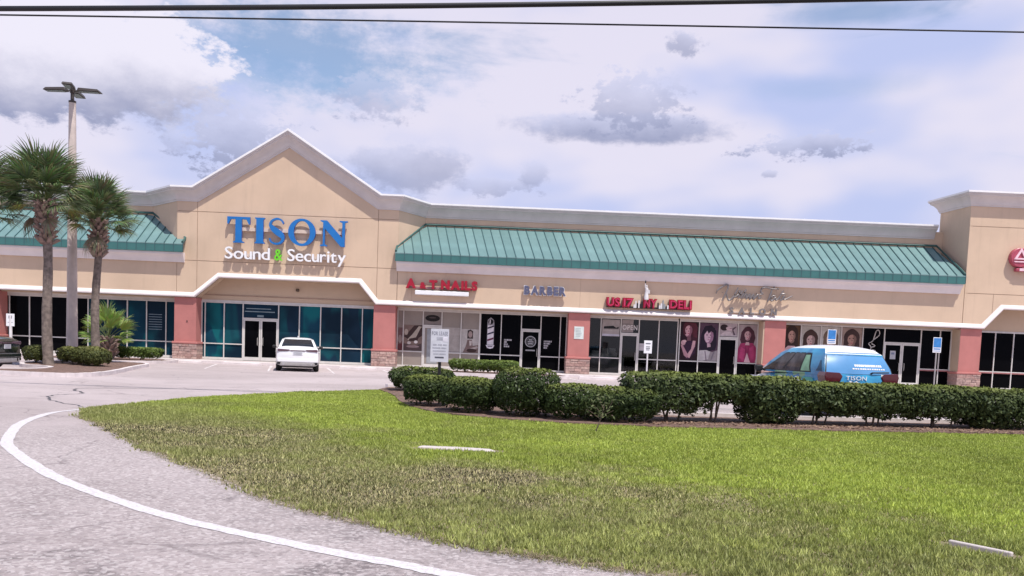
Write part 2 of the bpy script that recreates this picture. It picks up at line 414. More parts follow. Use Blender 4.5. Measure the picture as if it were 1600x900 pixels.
def sweep(path, outs, ups, prof, name, m, parent, smooth=30):
    """profile (out, up) along path with a frame for each point"""
    mb = MB(); n = len(prof)
    for p, o, u in zip(path, outs, ups):
        for d, h in prof: mb.v.append(tuple(Vector(p)+Vector(o)*d+Vector(u)*h))
    for i in range(len(path)-1):
        for k in range(n-1): mb.f.append((i*n+k, (i+1)*n+k, (i+1)*n+k+1, i*n+k+1))
    mb.f += [tuple(range(n-1, -1, -1)), tuple(range((len(path)-1)*n, len(path)*n))]; mb.mi = [0]*len(mb.f)
    return mb.build(name, m, parent, smooth=smooth)
def frames(path):
    P = [Vector(p) for p in path]; O = []; U = []
    for i in range(len(P)-1):
        t = (P[i+1]-P[i]).normalized(); h = Vector((t.x, t.y, 0)).normalized(); o = Vector((h.y, -h.x, 0)); O.append(o); U.append(o.cross(t)*-1 if o.cross(t).z < 0 else o.cross(t))
    oo, uu = [], []
    for i in range(len(P)):
        a, b = max(i-1, 0), min(i, len(O)-1)
        oo.append((O[a]+O[b])/(1+O[a].dot(O[b]))); uu.append((U[a]+U[b])/(1+U[a].dot(U[b])))
    return oo, uu

# wall panels (x, z outlines), each proud of a recessed joint
TZ = 3.45                                   # where the white ledge meets the wall
cut = [(-15.72, TZ), (-14.5, 4.5), (-7.2, 4.5), (-6.3, TZ)]
GX0, GX1, GXA = -15.6, -6.36, -10.98
panels = [
    [(-16.65, TZ), (-15.74, TZ), (-15.64, TZ+.09), (-15.64, 5.19), (-16.65, 5.19)], [(-16.65, 5.22), (-15.64, 5.22), (-15.64, 7.69), (-16.65, 7.69)], [(-16.65, 7.72), (-15.64, 7.72), (-15.64, 8.6), (-16.65, 8.6)],
    [(-6.33, TZ+.03), (-6.27, TZ), (-5.3, TZ), (-5.3, 5.19), (-6.33, 5.19)], [(-6.33, 5.22), (-5.3, 5.22), (-5.3, 7.69), (-6.33, 7.69)], [(-6.33, 7.72), (-5.3, 7.72), (-5.3, 8.6), (-6.33, 8.6)],
    [(-15.61, TZ+.12), (-14.5, 4.5), (-7.2, 4.5), (-6.36, TZ+.06), (-6.36, 5.19), (-15.61, 5.19)],
    [(-15.61, 5.22), (-6.36, 5.22), (-6.36, 7.69), (-15.61, 7.69)],
    [(-15.61, 7.72), (-6.36, 7.72), (-6.36, 8.55), (-6.5, 8.55), (GXA, 11.45), (-15.4, 8.55), (-15.61, 8.55)],
    # sign band below the right hand awning
    [(-5.27, TZ), (-4.53, TZ), (-4.53, 6.1), (-5.27, 6.1)], [(-4.52, TZ), (4.24, TZ), (4.24, 6.1), (-4.52, 6.1)], [(4.25, TZ), (14.5, TZ), (14.5, 6.1), (4.25, 6.1)], [(14.51, TZ), (24.42, TZ), (24.42, 6.1), (14.51, 6.1)],
    # tower at the right
    [(24.45, TZ), (25.5, TZ), (25.97, 3.96), (25.97, 5.14), (24.45, 5.14)], [(25.99, 3.98), (26.46, 4.5), (34, 4.5), (34, 5.14), (25.99, 5.14)], [(24.45, 5.17), (34, 5.17), (34, 8.62), (24.45, 8.62)], [(24.45, 8.65), (34, 8.65), (34, 10.1), (24.45, 10.1)],
    # left wing
    [(-26.0, TZ), (-16.67, TZ), (-16.67, 6.1), (-26.0, 6.1)], [(-36, TZ), (-26.02, TZ), (-26.02, 6.1), (-36, 6.1)],
]
for p in panels: MB().prism(p, 0, .18).build('wall_panel', STUCCO, B)
# backing behind the joints, recessed 2 cm
MB().prism([(-16.6, TZ+.02), (-15.74, TZ+.02), (-14.5, 4.53), (-7.2, 4.53), (-6.3, TZ+.02), (-5.3, TZ+.02), (-5.3, 8.4), (-6.5, 8.4), (GXA, 11.3), (-15.4, 8.4), (-16.6, 8.4)], .02, .30).build('wall_core', JOINT, B)
MB().box(-5.29, 24.40, .02, .3, TZ+.02, 6.0).build('wall_core', JOINT, B)
MB().box(-36, -16.69, .02, .3, TZ+.02, 6.0).build('wall_core', JOINT, B)
MB().prism([(24.47, TZ+.02), (25.5, TZ+.02), (26.46, 4.53), (34, 4.53), (34, 10.05), (24.47, 10.05)], .02, .3).build('wall_core', JOINT, B)
# angled returns from the gable block and the tower back to the parapet wall, and that wall
def wall_seg(name, a, b, z0, z1, th=.2):
    a, b = Vector((*a, 0)), Vector((*b, 0)); t = (b-a).normalized(); n = Vector((-t.y, t.x, 0))*th
    return MB().slab([a[:2], b[:2], (b+n)[:2], (a+n)[:2]], z0, z1).build(name, STUCCO, B)
wall_seg('return_wall', (-18.8, 2.4), (-16.66, .004), 5.0, 8.6)
wall_seg('return_wall', (-5.295, .004), (-4.1, 2.4), 5.0, 8.6)
wall_seg('return_wall', (24.2, 2.75), (24.45, .004), 5.0, 10.1)
wall_seg('return_wall', (34, 2.75), (24.21, 2.75), 7.5, 10.1)
MB().box(-36, -18.8, 2.4, 2.6, 5.0, 8.6).build('parapet_wall', STUCCO, B)
MB().box(-4.1, 24.25, 2.4, 2.6, 5.0, 8.6).build('parapet_wall', STUCCO, B)
MB().box(-36, 34, 6.6, 22, .0, 8.0).build('building_core', STUCCO2, B)
MB().box(-36, 34, 2.65, 6.58, 6.9, 7.6).build('flat_roof', mat('roof membrane', (.45, .44, .43), .8), B)
# cornice: cove profile, drip edge and a white metal cap
CP = [(0, -.06), (.05, -.06), (.05, .0), (.09, .03), (.11, .12), (.17, .24), (.27, .36), (.38, .44), (.40, .45), (.40, .51), (.46, .53), (.46, .60), (.0, .60)]
CAP = [(.0, .602), (.47, .602), (.47, .585), (.492, .585), (.492, .675), (.40, .69), (-.1, .69), (-.1, .62)]
CZ = 8.25
def cornice(path):
    o, u = frames(path)
    sweep(path, o, u, CP, 'cornice', mat('shade greyed white cornice', (.585, .54, .53), .8, .06, 1.2, .15, 50., stain=.14), B); sweep(path, o, u, CAP, 'cornice_cap', mat('white metal coping', (.80, .79, .80), .4, .04, 2.), B)  # same white paint; shade on the cove is put into its greyer colour
cornice([(-36, 2.4, CZ), (-18.8, 2.4, CZ), (-16.65, 0, CZ), (GX0, 0, CZ), (GXA, 0, CZ+2.93), (GX1, 0, CZ), (-5.3, 0, CZ), (-4.1, 2.4, CZ), (23.75, 2.4, CZ)])
cornice([(34, 2.75, 9.72), (24.2, 2.75, 9.72), (24.45, 0, 9.72), (34, 0, 9.72)])
# white ledge over the shopfronts; it rises over the two entrances
LP = [(0, .12), (.02, .12), (.16, -.03), (.175, -.05), (.175, -.10), (.13, -.13), (0, -.13)]
for path in ([(-36, -.001, TZ), (-15.74, -.001, TZ), (-14.5, -.001, 4.5), (-7.2, -.001, 4.5), (-6.3, -.001, TZ), (24.45, -.001, TZ), (25.5, -.001, TZ), (26.46, -.001, 4.5), (34, -.001, 4.5)],):
    o, u = frames(path); sweep(path, o, u, LP, 'ledge_trim', TRIM, B)

# standing seam awnings
def awning(xl, xr, back_l, back_r, step=.475):
    """xl, xr at the front edge; back_l, back_r where the roof meets the parapet wall"""
    yf, yb, zf, zb = -.45, 2.38, 5.98, 7.72
    a = MB(); a.box(xl, xr, yf-.02, yf+.06, 5.57, 5.99); A = a.build('awning', TEALD, B)
    z = lambda y: zf+(zb-zf)*(y-yf)/(yb-yf)
    def ymax(x):
        if x < back_l: return 0.+(x-xl)/(back_l-xl)*2.38 if back_l > xl else 2.38
        if x > back_r: return 0.+(xr-x)/(xr-back_r)*2.38 if xr > back_r else 2.38
        return 2.38
    def yend(x):      # the seams run a little askew; find where this one meets the flashing
        lo_, hi_ = yf, 2.38
        if ymax(x-skew(x)) >= 2.38: return 2.38
        for _ in range(30):
            mid_ = (lo_+hi_)/2
            if ymax(x-skew(x)*(mid_-yf)/(yb-yf)) >= mid_: lo_ = mid_
            else: hi_ = mid_
        return lo_
    n = int(round((xr-xl)/step)); full = None; e = .018
    def skew(x): return .55*(1-(x-xl)/(xr-xl)) if back_l > xl else .1
    for i in range(n):
        x0 = xl+(xr-xl)*i/n; x1 = xl+(xr-xl)*(i+1)/n; w = x1-x0; y0, y1 = [max(yf+.12, yend(x)) for x in (x0, x1)]
        sk = skew(x0)/(yb-yf)
        mb = MB()
        for (p, r, ya, yc, h) in ((0, w-e, y0, y1, .0), (w-e, w+e, y1, y1, .05)):       # pan, then the raised seam
            mb.m = 1 if h else 0; t = [(p, yf-.03, z(yf)+.01+h), (r, yf-.03, z(yf)+.01+h), (r-sk*(yc-yf), yc, z(yc)+.01+h), (p-sk*(ya-yf), ya, z(ya)+.01+h)]
            b = [(x, y, zz-.05-h) for x, y, zz in t]
            mb.face(t); mb.face([b[0], b[1], t[1], t[0]]); mb.face([b[1], b[2], t[2], t[1]]); mb.face([b[3], b[0], t[0], t[3]])
            if h: mb.face([(p, yf-.032, 5.6), (r, yf-.032, 5.6), (r, yf-.032, z(yf)), (p, yf-.032, z(yf))])
        o = mb.build('roof_panel', [TEAL, mat('dark seam', (.045, .105, .115), .5)], A); o.location = (x0, 0, 0)
    def flash(pts, name='flashing', r=.06):
        f = MB(); f.tube(pts, r, 6); f.build(name, mat('dark green flashing', (.05, .12, .11), .5), A)
    flash([(xl+.03, yf, zf+.1), (xl+.03, -.02, z(0)+.09), (back_l+.05, 2.34, zb+.12), (back_r-.05, 2.34, zb+.12), (xr-.03, -.02, z(0)+.09), (xr-.03, yf, zf+.1)])
    pth = [(xl+.05, -.003, 5.08), (xr-.05, -.003, 5.08)]; o, u = frames(pth)
    sweep(pth, o, u, [(0, 0), (.10, .0), (.13, .05), (.16, .15), (.24, .27), (.34, .36), (.38, .38), (.38, .485), (0, .485)], 'awning_cornice', TRIM, A)
    return A
awning(-5.38, 24.2, -4.15, 23.95)
awning(-36., -16.2, -36., -18.75)

# pillars with ledge stone bases
for k, xc in enumerate((-26.35, -16.2, -5.9, 4.27, 14.58, 24.96, 35.2)):
    P = MB().box(xc-.56, xc+.56, -.0, .93, .95, 3.3).build('pillar', PINK, B)
    bevel(MB().box(xc-.66, xc+.66, -.10, .95, .90, 1.02).build('pillar_cap', PINK, P), .03)
    MB().box(xc-.61, xc+.61, -.05, .94, .121, .90).build('base_core', MORTAR, P)
    z = .125; row = 0
    while z < .87:
        h = random.choice((.09, .12, .15)); h = min(h, .895-z)
        x = xc-.63
        while x < xc+.60:
            w = random.uniform(.22, .5)
            if xc+.63-(x+w) < .16: w = xc+.63-x
            bevel(MB().box(x+.006, x+w-.006, -.07-random.uniform(0, .03), -.04, z+.005, z+h-.005).build('stone', random.choice(STONE), P), .008, 1); x += w
        for sx, xx in ((-1, xc-.63), (1, xc+.63)):
            MB().box(min(xx, xx-sx*.03), max(xx, xx-sx*.03), -.035, .93, z+.005, z+h-.005).build('stone', random.choice(STONE), P)
        z += h

# recess: soffits, back wall above the glass, door number
YS = .9
sof = MB()
for x0, x1 in ((-36, -15.74), (-6.3, 25.5)): sof.box(x0, x1, .31, YS, 3.26, 3.32)
sof.build('soffit', STUCCO2, B)
for a in ([(-15.74, 3.26), (-14.5, 4.31), (-7.2, 4.31), (-6.3, 3.26)], [(25.5, 3.26), (26.46, 4.31), (34.2, 4.31), (34.2, 3.26)]):
    MB().prism([(x, z+.2) for x, z in a] + [(x, z+.06) for x, z in a[::-1]], .31, YS-.01).build('soffit', STUCCO2, B) if a[0][0] < 0 else \
    MB().prism([(25.5, 3.46), (26.46, 4.51), (34.2, 4.51), (34.2, 4.4), (26.46, 4.4), (25.5, 3.3)], .31, YS-.01).build('soffit', STUCCO2, B)
MB().box(-15.9, -6.2, YS, YS+.2, 3.19, 4.6).build('entrance_lintel', STUCCO2, B)
MB().box(-15.55, -6.6, YS-.03, YS-.004, 3.50, 3.55).build('lintel_shadow_line', JOINT, B)  # dark strip painted in for the shadow line across the lintel
MB().box(25.3, 34, YS, YS+.2, 3.26, 4.6).build('entrance_lintel', STUCCO2, B)
# security light under the entrance soffit
MB().lathe([(.02, .0), (.09, .02), (.10, .10), (.07, .16)], -10.6, YS-.12, 12).build('wall_lamp', mat('bronze lamp', (.10, .07, .05), .5), B).location = (0, 0, 3.85)

def bay(xs, doors, top, rail, glass, frame=PALEALU, wide=(), bottom=.2, zdoor=2.33, red_rail=False):
    """a storefront: posts at xs, panes between them, doors = pane indices that hold a door (or a pair)"""
    f = MB(); t = .055
    for i, x in enumerate(xs):
        w = .05 if x not in wide else .10
        f.box(x-w/2, x+w/2, YS-.055, YS+.07, .13, top+.03)
    # head and sill butt between the posts, 3 mm back, so no faces share a plane
    for i in range(len(xs)-1):
        x0, x1 = xs[i]+.02, xs[i+1]-.02
        f.box(x0, x1, YS-.05, YS+.065, top-.03, top+.027)
        if i not in doors:
            f.box(x0, x1, YS-.05, YS+.065, .133, bottom+.03)
            f.box(x0, x1, YS-.05, YS+.065, rail-.028, rail+.028)
            if red_rail: f.m = 1; f.box(x0, x1, YS-.058, YS-.052, rail-.09, rail-.02); f.m = 0
        else:
            f.box(x0, x1, YS-.05, YS+.065, zdoor-.01, zdoor+.06)
    fr = f.build('storefront', [frame, mat('dull red rail', (.33, .13, .13), .6)], B)
    MB().box(xs[0]-.02, xs[-1]+.02, YS-.03, YS+.09, top+.031, 3.262).build('head_panel', frame, fr)
    for i in range(len(xs)-1):
        x0, x1 = xs[i]+.022, xs[i+1]-.022
        g = glass(i) if callable(glass) else glass
        if i in doors:
            MB().box(x0, x1, YS, YS+.012, zdoor+.055, top-.025).build('pane', g, fr)
            n = doors[i]; w = (x1-x0)/n
            for k in range(n):
                a, b = x0+k*w+.008, x0+(k+1)*w-.008
                D = MB(); s = .075
                D.box(a, a+s, YS-.035, YS+.04, .14, zdoor-.015).box(b-s, b, YS-.035, YS+.04, .14, zdoor-.015)
                D.box(a+s, b-s, YS-.033, YS+.038, zdoor-.10, zdoor-.017).box(a+s, b-s, YS-.033, YS+.038, .142, .32)
                D = D.build('door', frame, B)
                MB().box(a+s-.01, b-s+.01, YS, YS+.012, .3, zdoor-.08).build('pane', GLBLACK if g in (GLTEAL, GLTEALD) else g, D)
                hx = (b-s-.06) if (k == 0 and n == 2) or n == 1 else (a+s+.06)
                MB().tube([(hx, YS-.04, .95), (hx, YS-.10, .97), (hx, YS-.10, 1.33), (hx, YS-.04, 1.35)], .016, 6).build('door_handle', ALU, D)
        else:
            MB().box(x0, x1, YS, YS+.012, bottom+.03, rail-.025).build('pane', g, fr)
            MB().box(x0, x1, YS, YS+.012, rail+.025, top-.028).build('pane', g, fr)
    return fr
bay_a = bay([-26.7, -25.68, -24.64, -23.61, -22.59, -21.58, -20.55, -19.53, -18.52, -17.5, -16.80], {}, 3.09, .97, lambda i: GLBLACK if i < 5 else (GLTEALD if i < 7 else GLTEAL if i % 2 else GLTEALD), bottom=.22)
bay_b = bay([-15.62, -15.45, -14.45, -13.46, -11.59, -10.49, -9.37, -8.27, -7.17, -6.50], {3: 2}, 3.14, .97, lambda i: (GLTEAL, GLTEAL, GLTEALD, GLTEALD, GLTEALD, GLTEAL, GLTEALD, GLTEALD, GLTEAL)[i], bottom=.22)
bay_c = bay([-5.3, -4.99, -3.95, -2.96, -1.93, -.93, .2, 1.27, 2.31, 3.35, 3.68], {2: 1, 7: 1}, 3.13, .95, lambda i: BLIND if i < 5 else GLBLACK, wide=(-.93,))
CLEAR = bpy.data.materials.new('clear shop glass'); CLEAR.use_nodes = True
_q = NT(CLEAR.node_tree); _t = _q.node('ShaderNodeBsdfTransparent'); _t.inputs[0].default_value = (.50, .52, .52, 1); _g = _q.node('ShaderNodeBsdfGlossy'); _g.inputs['Roughness'].default_value = .03
_m = _q.node('ShaderNodeMixShader'); _m.inputs[0].default_value = .035; _q.l.new(_t.outputs[0], _m.inputs[1]); _q.l.new(_g.outputs[0], _m.inputs[2]); _q.l.new(_m.outputs[0], _q.n['Material Output'].inputs['Surface'])
bay_d = bay([4.87, 5.51, 6.58, 7.55, 8.61, 9.62], {2: 1}, 3.14, 1.02, lambda i: CLEAR)
bay_d2 = bay([9.74, 10.77, 11.84, 12.86, 13.92], {2: 1}, 3.14, 1.02, lambda i: GLBLACK)
bay_e = bay([15.28, 16.24, 17.32, 18.42, 19.58, 20.75, 22.73, 23.76, 24.36], {5: 2}, 3.19, 1.08, lambda i: GLBLACK, zdoor=2.4, red_rail=True)
bay_f = bay([25.58, 26.75, 27.75, 28.75, 29.75, 30.75, 31.75, 34.], {}, 3.2, 1.08, lambda i: GLBLACK, red_rail=True)
# solid behind the glass so that nothing shows through the dark panes; the deli keeps a real room
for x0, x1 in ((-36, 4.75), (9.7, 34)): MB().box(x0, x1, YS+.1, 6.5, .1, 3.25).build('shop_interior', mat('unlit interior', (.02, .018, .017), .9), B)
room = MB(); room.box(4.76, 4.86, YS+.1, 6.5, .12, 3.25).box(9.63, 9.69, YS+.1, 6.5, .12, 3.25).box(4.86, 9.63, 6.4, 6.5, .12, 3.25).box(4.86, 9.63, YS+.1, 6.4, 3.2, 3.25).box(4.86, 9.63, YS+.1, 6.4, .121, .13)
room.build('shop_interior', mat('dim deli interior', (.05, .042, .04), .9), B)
# beige jamb at the right ends of two bays
MB().box(13.95, 14.02, .02, YS+.05, .13, 3.25).build('jamb', STUCCO2, B); MB().box(24.385, 24.398, .02, YS+.05, .13, 3.25).build('jamb', STUCCO2, B)
MB().box(4.02, 4.52, -.02, -.003, 1.95, 2.6).build('wall_plaque', mat('pale green plaque', (.62, .68, .66), .5), B)
pl = MB()
for i in range(6): pl.box(4.1, 4.1+random.uniform(.2, .34), -.024, -.0205, 2.48-i*.08, 2.505-i*.08)
pl.build('plaque_print', mat('grey print', (.40, .46, .46), .6), B)
MB().prism([(-16.14, 2.05), (-16.10, 2.13), (-16.06, 2.05)], -.03, -.002).build('fire_bell', mat('dark metal fitting', (.05, .04, .04), .5), B)
# ------------------------------------------------------------------ wall signs
def sign(label, x, z, cat='sign'): return tag(empty('wall_sign', (x, YF, z)), label, cat, 'signs on the shop fronts')
BLUE = mat('blue sign face', (.012, .155, .46), .35, .05); BLUES = mat('blue sign return', (.06, .075, .33), .45, .05)
CREAM = mat('raceway paint', (.62, .50, .42), .7, .05)
t = sign('huge blue serif letters over white and green lettering on the gable', -14.05, 5.3)
cap0 = .88; capH = 1.31
def lp(name, poly, m=(BLUE, BLUES), hole=None):
    mb = MB(); y0, y1 = -.29, -.14
    if hole is None:
        n = len(poly); mb.prism(poly, y0, y1)
        mb.mi[-(n+2):] = [0, 1] + [1]*n
    else:
        n = len(poly)
        for k in range(n):
            a, b, c, d = poly[k], poly[(k+1) % n], hole[(k+1) % n], hole[k]
            mb.face([(a[0], y0, a[1]), (b[0], y0, b[1]), (c[0], y0, c[1]), (d[0], y0, d[1])]); mb.m = 1
            mb.face([(b[0], y0, b[1]), (a[0], y0, a[1]), (a[0], y1, a[1]), (b[0], y1, b[1])])
            mb.face([(d[0], y0, d[1]), (c[0], y0, c[1]), (c[0], y1, c[1]), (d[0], y1, d[1])]); mb.m = 0
    return mb.build(name, list(m), t)
def Zc(v): return cap0+capH*v
def sc(pts, x0, w): return [(x0+w*a, Zc(b)) for a, b in pts]
lp('letter', sc([(.26, 0), (.74, 0), (.74, .035), (.64, .07), (.64, .91), (.85, .90), (.94, .72), (1, .72), (1, 1), (0, 1), (0, .72), (.06, .72), (.15, .90), (.36, .91), (.36, .07), (.26, .035)], .03, 1.16))
lp('letter', sc([(0, 0), (1, 0), (1, .04), (.86, .075), (.86, .925), (1, .96), (1, 1), (0, 1), (0, .96), (.14, .925), (.14, .075), (0, .04)], 1.44, .50))
# S: a band along a spine with a varying width
sp = smooth_path([(.93, .80), (.80, .93), (.52, .985), (.20, .90), (.10, .74), (.26, .60), (.55, .47), (.85, .33), (.90, .18), (.72, .05), (.44, .018), (.17, .08), (.05, .22)], 4)
L, R = [], []
for i, p in enumerate(sp):
    d = (sp[min(i+1, len(sp)-1)]-sp[max(i-1, 0)]).normalized(); n = Vector((-d.y, d.x, 0)); u = i/(len(sp)-1)
    w = .045+.12*math.exp(-((u-.5)/.17)**2); L.append((p.x+n.x*w, p.y+n.y*w*.8)); R.append((p.x-n.x*w, p.y-n.y*w*.8))
lp('letter', sc(L+R[::-1], 2.15, .80))
oo = [(.5+.5*math.cos(a), .5+.53*math.sin(a)) for a in np.linspace(0, 2*math.pi, 36, endpoint=False)]
oi = [(.5+.295*math.cos(a), .5+.44*math.sin(a)) for a in np.linspace(0, 2*math.pi, 36, endpoint=False)]
lp('letter', sc(oo, 3.14, 1.40), hole=sc(oi, 3.14, 1.40))
lp('letter', sc([(0, 0), (.26, 0), (.26, .04), (.17, .075), (.17, .68), (.76, 0), (.90, 0), (.90, .93), (1, .96), (1, 1), (.70, 1), (.70, .96), (.80, .93), (.80, .34), (.24, 1), (0, 1), (0, .965), (.10, .92), (.10, .075), (0, .04)], 4.78, 1.40))
MB().box(.45, 6.0, -.14, -.0, 1.50, 1.68).build('raceway', CREAM, t)
WL = mat('white sign letter', (.82, .82, .84), .35, .02); WS = mat('white sign return', (.62, .61, .66), .5, .02)
letters('Sound', -.08, 2.22, .06, .60, .13, .008, WL, t, y=-.27, gap=.05, mside=WS)
letters('&', 2.45, 2.86, .06, .58, .13, .012, mat('lime sign letter', (.16, .62, .03), .35, .03), t, y=-.27)
letters('Security', 3.12, 6.12, .06, .60, .13, .008, WL, t, y=-.27, gap=.05, mside=WS)
MB().box(.05, 2.2, -.135, -.0, .20, .36).build('raceway', CREAM, t); MB().box(3.2, 5.9, -.135, -.0, .20, .36).build('raceway', CREAM, t)

RED = mat('red sign letter', (.33, .006, .025), .4, .06); REDS = mat('dark red return', (.17, .003, .014), .5, .05)
t = sign('red block letters above a blank white light box by the nail shop', -2.95, 4.2)
for s, x0, x1, cp in (('A', -1.86, -1.34, .50), ('&', -1.14, -.80, .34), ('T', -.66, -.24, .46), ('NAILS', -.05, 1.84, .48)):
    letters(s, x0, x1, .02, cp, .16, .065, RED, t, y=-.30, gap=.06, mside=REDS)
MB().box(-1.82, 1.80, -.14, -.0, .03, .13).build('raceway', mat('dusky raceway', (.30, .16, .17), .6), t)
bevel(MB().box(-1.38, 1.40, -.27, -.0, -.29, -.06).build('light_box', WHITE, t), .03)

t = sign('blue grey block letters with white edges above the black shopfront with the striped pole', 2.40, 4.13)
letters('BARBER', -1.11, 1.11, -.02, .50, .08, .075, WL, t, y=-.20, gap=.08, name='letter_back')
letters('BARBER', -1.08, 1.08, .01, .45, .05, .045, mat('slate blue letter', (.095, .10, .17), .4, .05), t, y=-.255, gap=.08)
MB().box(-1.0, 1.0, -.118, -.0, .1, .3).build('raceway', CREAM, t)

t = sign('wide red sign with skyline and a small statue above the deli', 7.83, 3.66)
FACE = mat('magenta red sign face', (.50, .03, .11), .35, .06)
for s, x0, x1 in (('US', -2.23, -1.50), ('17', -1.38, -.80), ('NY', -.30, .42), ('DELI', 1.05, 2.24)):
    letters(s, x0, x1, .02, .50, .22, .075, RED, t, y=-.26, gap=.02, name='letter_box', mside=REDS)
    letters(s, x0+.06, x1-.06, .08, .38, .04, .0, FACE, t, y=-.302, gap=.14)
MB().box(-2.2, 2.2, -.16, -.0, .0, .09).build('raceway', mat('near black metal', (.02, .018, .02), .5), t)
PALE = mat('pale skyline cut out', (.62, .60, .62), .5, .1); DARK = MATS['near black metal']
def skyline(x, heights, w=.08):
    for k, (h, m) in enumerate(heights):
        x0 = x+k*w; mb = MB(); mb.prism([(x0, .02), (x0+w*.9, .02), (x0+w*.9, h*.86), (x0+w*.55, h*.9), (x0+w*.45, h), (x0+w*.35, h*.9), (x0, h*.86)], -.21-.004*k, -.15); mb.build('skyline_tower', m, t)
skyline(-.80, ((.22, PALE), (.42, PALE), (.30, DARK), (.46, PALE), (.26, DARK), (.38, DARK)))
skyline(.44, ((.36, DARK), (.22, PALE), (.34, PALE), (.52, mat('grey skyline', (.25, .26, .28), .5)), (.30, MATS['grey skyline']), (.18, DARK), (.24, PALE)), .085)
# little statue: robe, head with rays, raised arm with torch, tablet
st = MB().lathe([(.13, .46), (.12, .60), (.10, .78), (.085, .90), (.10, .98), (.08, 1.06), (.03, 1.09)], -.16, -.22, 10).build('statue', PALE, t, smooth=40)
MB().lathe([(.01, 1.07), (.035, 1.10), (.04, 1.15), (.03, 1.19), (.01, 1.21)], -.16, -.22, 8).build('head', PALE, st, smooth=40)
mb = MB()
for a in np.linspace(-1.2, 1.2, 7): mb.prism([(-.16+.035*math.sin(a)-.008, 1.17), (-.16+.09*math.sin(a), 1.17+.08*math.cos(a)), (-.16+.035*math.sin(a)+.008, 1.18)], -.23, -.215)
mb.build('crown', PALE, st)
MB().tube([(-.21, -.22, 1.02), (-.25, -.23, 1.16), (-.235, -.235, 1.30)], [.03, .026, .02], 6).build('arm', PALE, st)
MB().lathe([(.012, 1.27), (.02, 1.33), (.045, 1.36), (.03, 1.40), (.008, 1.46)], -.235, -.235, 8).build('torch', DARK, st)
MB().box(-.12, .0, -.30, -.27, .78, .96).build('tablet', PALE, st)

t = sign('grey script lettering over small spaced capitals above the salon posters', 13.26, 3.55)
SCR = mat('brushed steel letter', (.20, .18, .18), .45, .08, metal=.3)
def stroke(pts, r=.055):
    q = [(-1.99+(a-138)*.00314, -.2, 1.51-(b-100)*.00314+(a-138)*.000126) for a, b in pts]
    v = smooth_path(q, 4); MB().tube(v, [r*.55+r*.45*math.sin(math.pi*i/(len(v)-1)) for i in range(len(v))], 6).build('letter_stroke', SCR, t, smooth=50)
for pts in ([(150, 250), (175, 190), (300, 108), (345, 132), (320, 220), (250, 370)], [(318, 220), (345, 330), (378, 362), (440, 305), (480, 225), (508, 150)], [(440, 310), (505, 285), (548, 195)],
            [(520, 335), (560, 262), (585, 200)], [(560, 335), (612, 250), (645, 178)], [(600, 335), (655, 250), (650, 340), (715, 262), (708, 345), (775, 268), (770, 348), (845, 268), (862, 338), (905, 300)],
            [(870, 268), (930, 255), (893, 228), (905, 168), (970, 148), (1075, 172), (1175, 178)], [(1078, 178), (1052, 280), (1012, 388)], [(1095, 145), (1125, 152)], [(1160, 165), (1190, 175)],
            [(1140, 295), (1095, 290), (1062, 350), (1090, 368), (1140, 320), (1150, 360), (1200, 320), (1268, 198)], [(1225, 260), (1300, 255)], [(1215, 330), (1235, 368), (1268, 320), (1292, 290), (1272, 330), (1300, 350), (1420, 292)]): stroke(pts)
mb = MB()
for x in (-1.6, -.7, .2, 1.1): mb.tube([(x, -.2, 1.12), (x, -.0, 1.12)], .015, 5)
mb.build('stand_off', SCR, t)
letters('SALON', -1.20, 1.28, .03, .33, .10, .05, SCR, t, y=-.20, gap=.6)
MB().box(-1.1, 1.2, -.10, -.0, .10, .16).build('raceway', CREAM, t)

t = sign('round red emblem sign with a white triangle high on the right tower', 27.09, 6.55)
MB().lathe([(.47, -.30), (.50, -.28), (.50, -.02)], 0, .53, 28, 'y').build('disc', mat('dark pink sign', (.40, .07, .11), .4), t)
tri = lambda k, dz: [(-.36*k, .42-.02*0+dz*1.2), (.36*k, .42+dz*1.2), (0, .42+.60*k+dz*.2)]
a, b = tri(1, 0), [(-.19, .50), (.19, .50), (0, .83)]
mb = MB()
for k in range(3):
    mb.prism([a[k], a[(k+1) % 3], b[(k+1) % 3], b[k]], -.36, -.302)
mb.build('triangle_emblem', mat('pale pink emblem', (.80, .55, .62), .4), t)
MB().prism([(-.30, .28), (.30, .28), (.36, .34), (-.36, .34)], -.34, -.302).build('emblem_bar', MATS['pale pink emblem'], t)
bevel(MB().box(-.17, 2.6, -.28, -.0, -.18, .0).build('light_box', MATS['dark pink sign'], t), .05)
MB().box(-.0, 2.5, -.29, -.282, -.16, -.02).build('light_box_face', MATS['pale pink emblem'], t)
MB().box(.13, .23, -.24, -.0, .0, .05).build('bracket', MATS['dark pink sign'], t)

# ------------------------------------------------------------------ window film prints and posters (flat print stuck to the glass)
def prt(c, n=None): return mat('print %02d%02d%02d' % tuple(int(min(.99, x)*99) for x in c), c, .5, .12, 5., ior=1.3)
def ell(cx, cz, rx, rz, n=18, rot=0.): return [(cx+rx*math.cos(a)*math.cos(rot)-rz*math.sin(a)*math.sin(rot), cz+rx*math.cos(a)*math.sin(rot)+rz*math.sin(a)*math.cos(rot)) for a in np.linspace(0, 2*math.pi, n, endpoint=False)]
def haircap(cx, cz, r, c, tilt=0.):
    """hair that frames the face: outer arc over the head, inner arc along the hairline"""
    o = [(cx+1.22*r*math.cos(a), cz+r*.98*math.sin(a)+.02) for a in np.linspace(-.7, math.pi+.7, 16)]
    i = [(cx+.84*r*math.cos(a)+tilt*r, cz+r*.50*math.sin(a)-.005) for a in np.linspace(math.pi+.9, -.9, 16)]
    return (c, o+i)
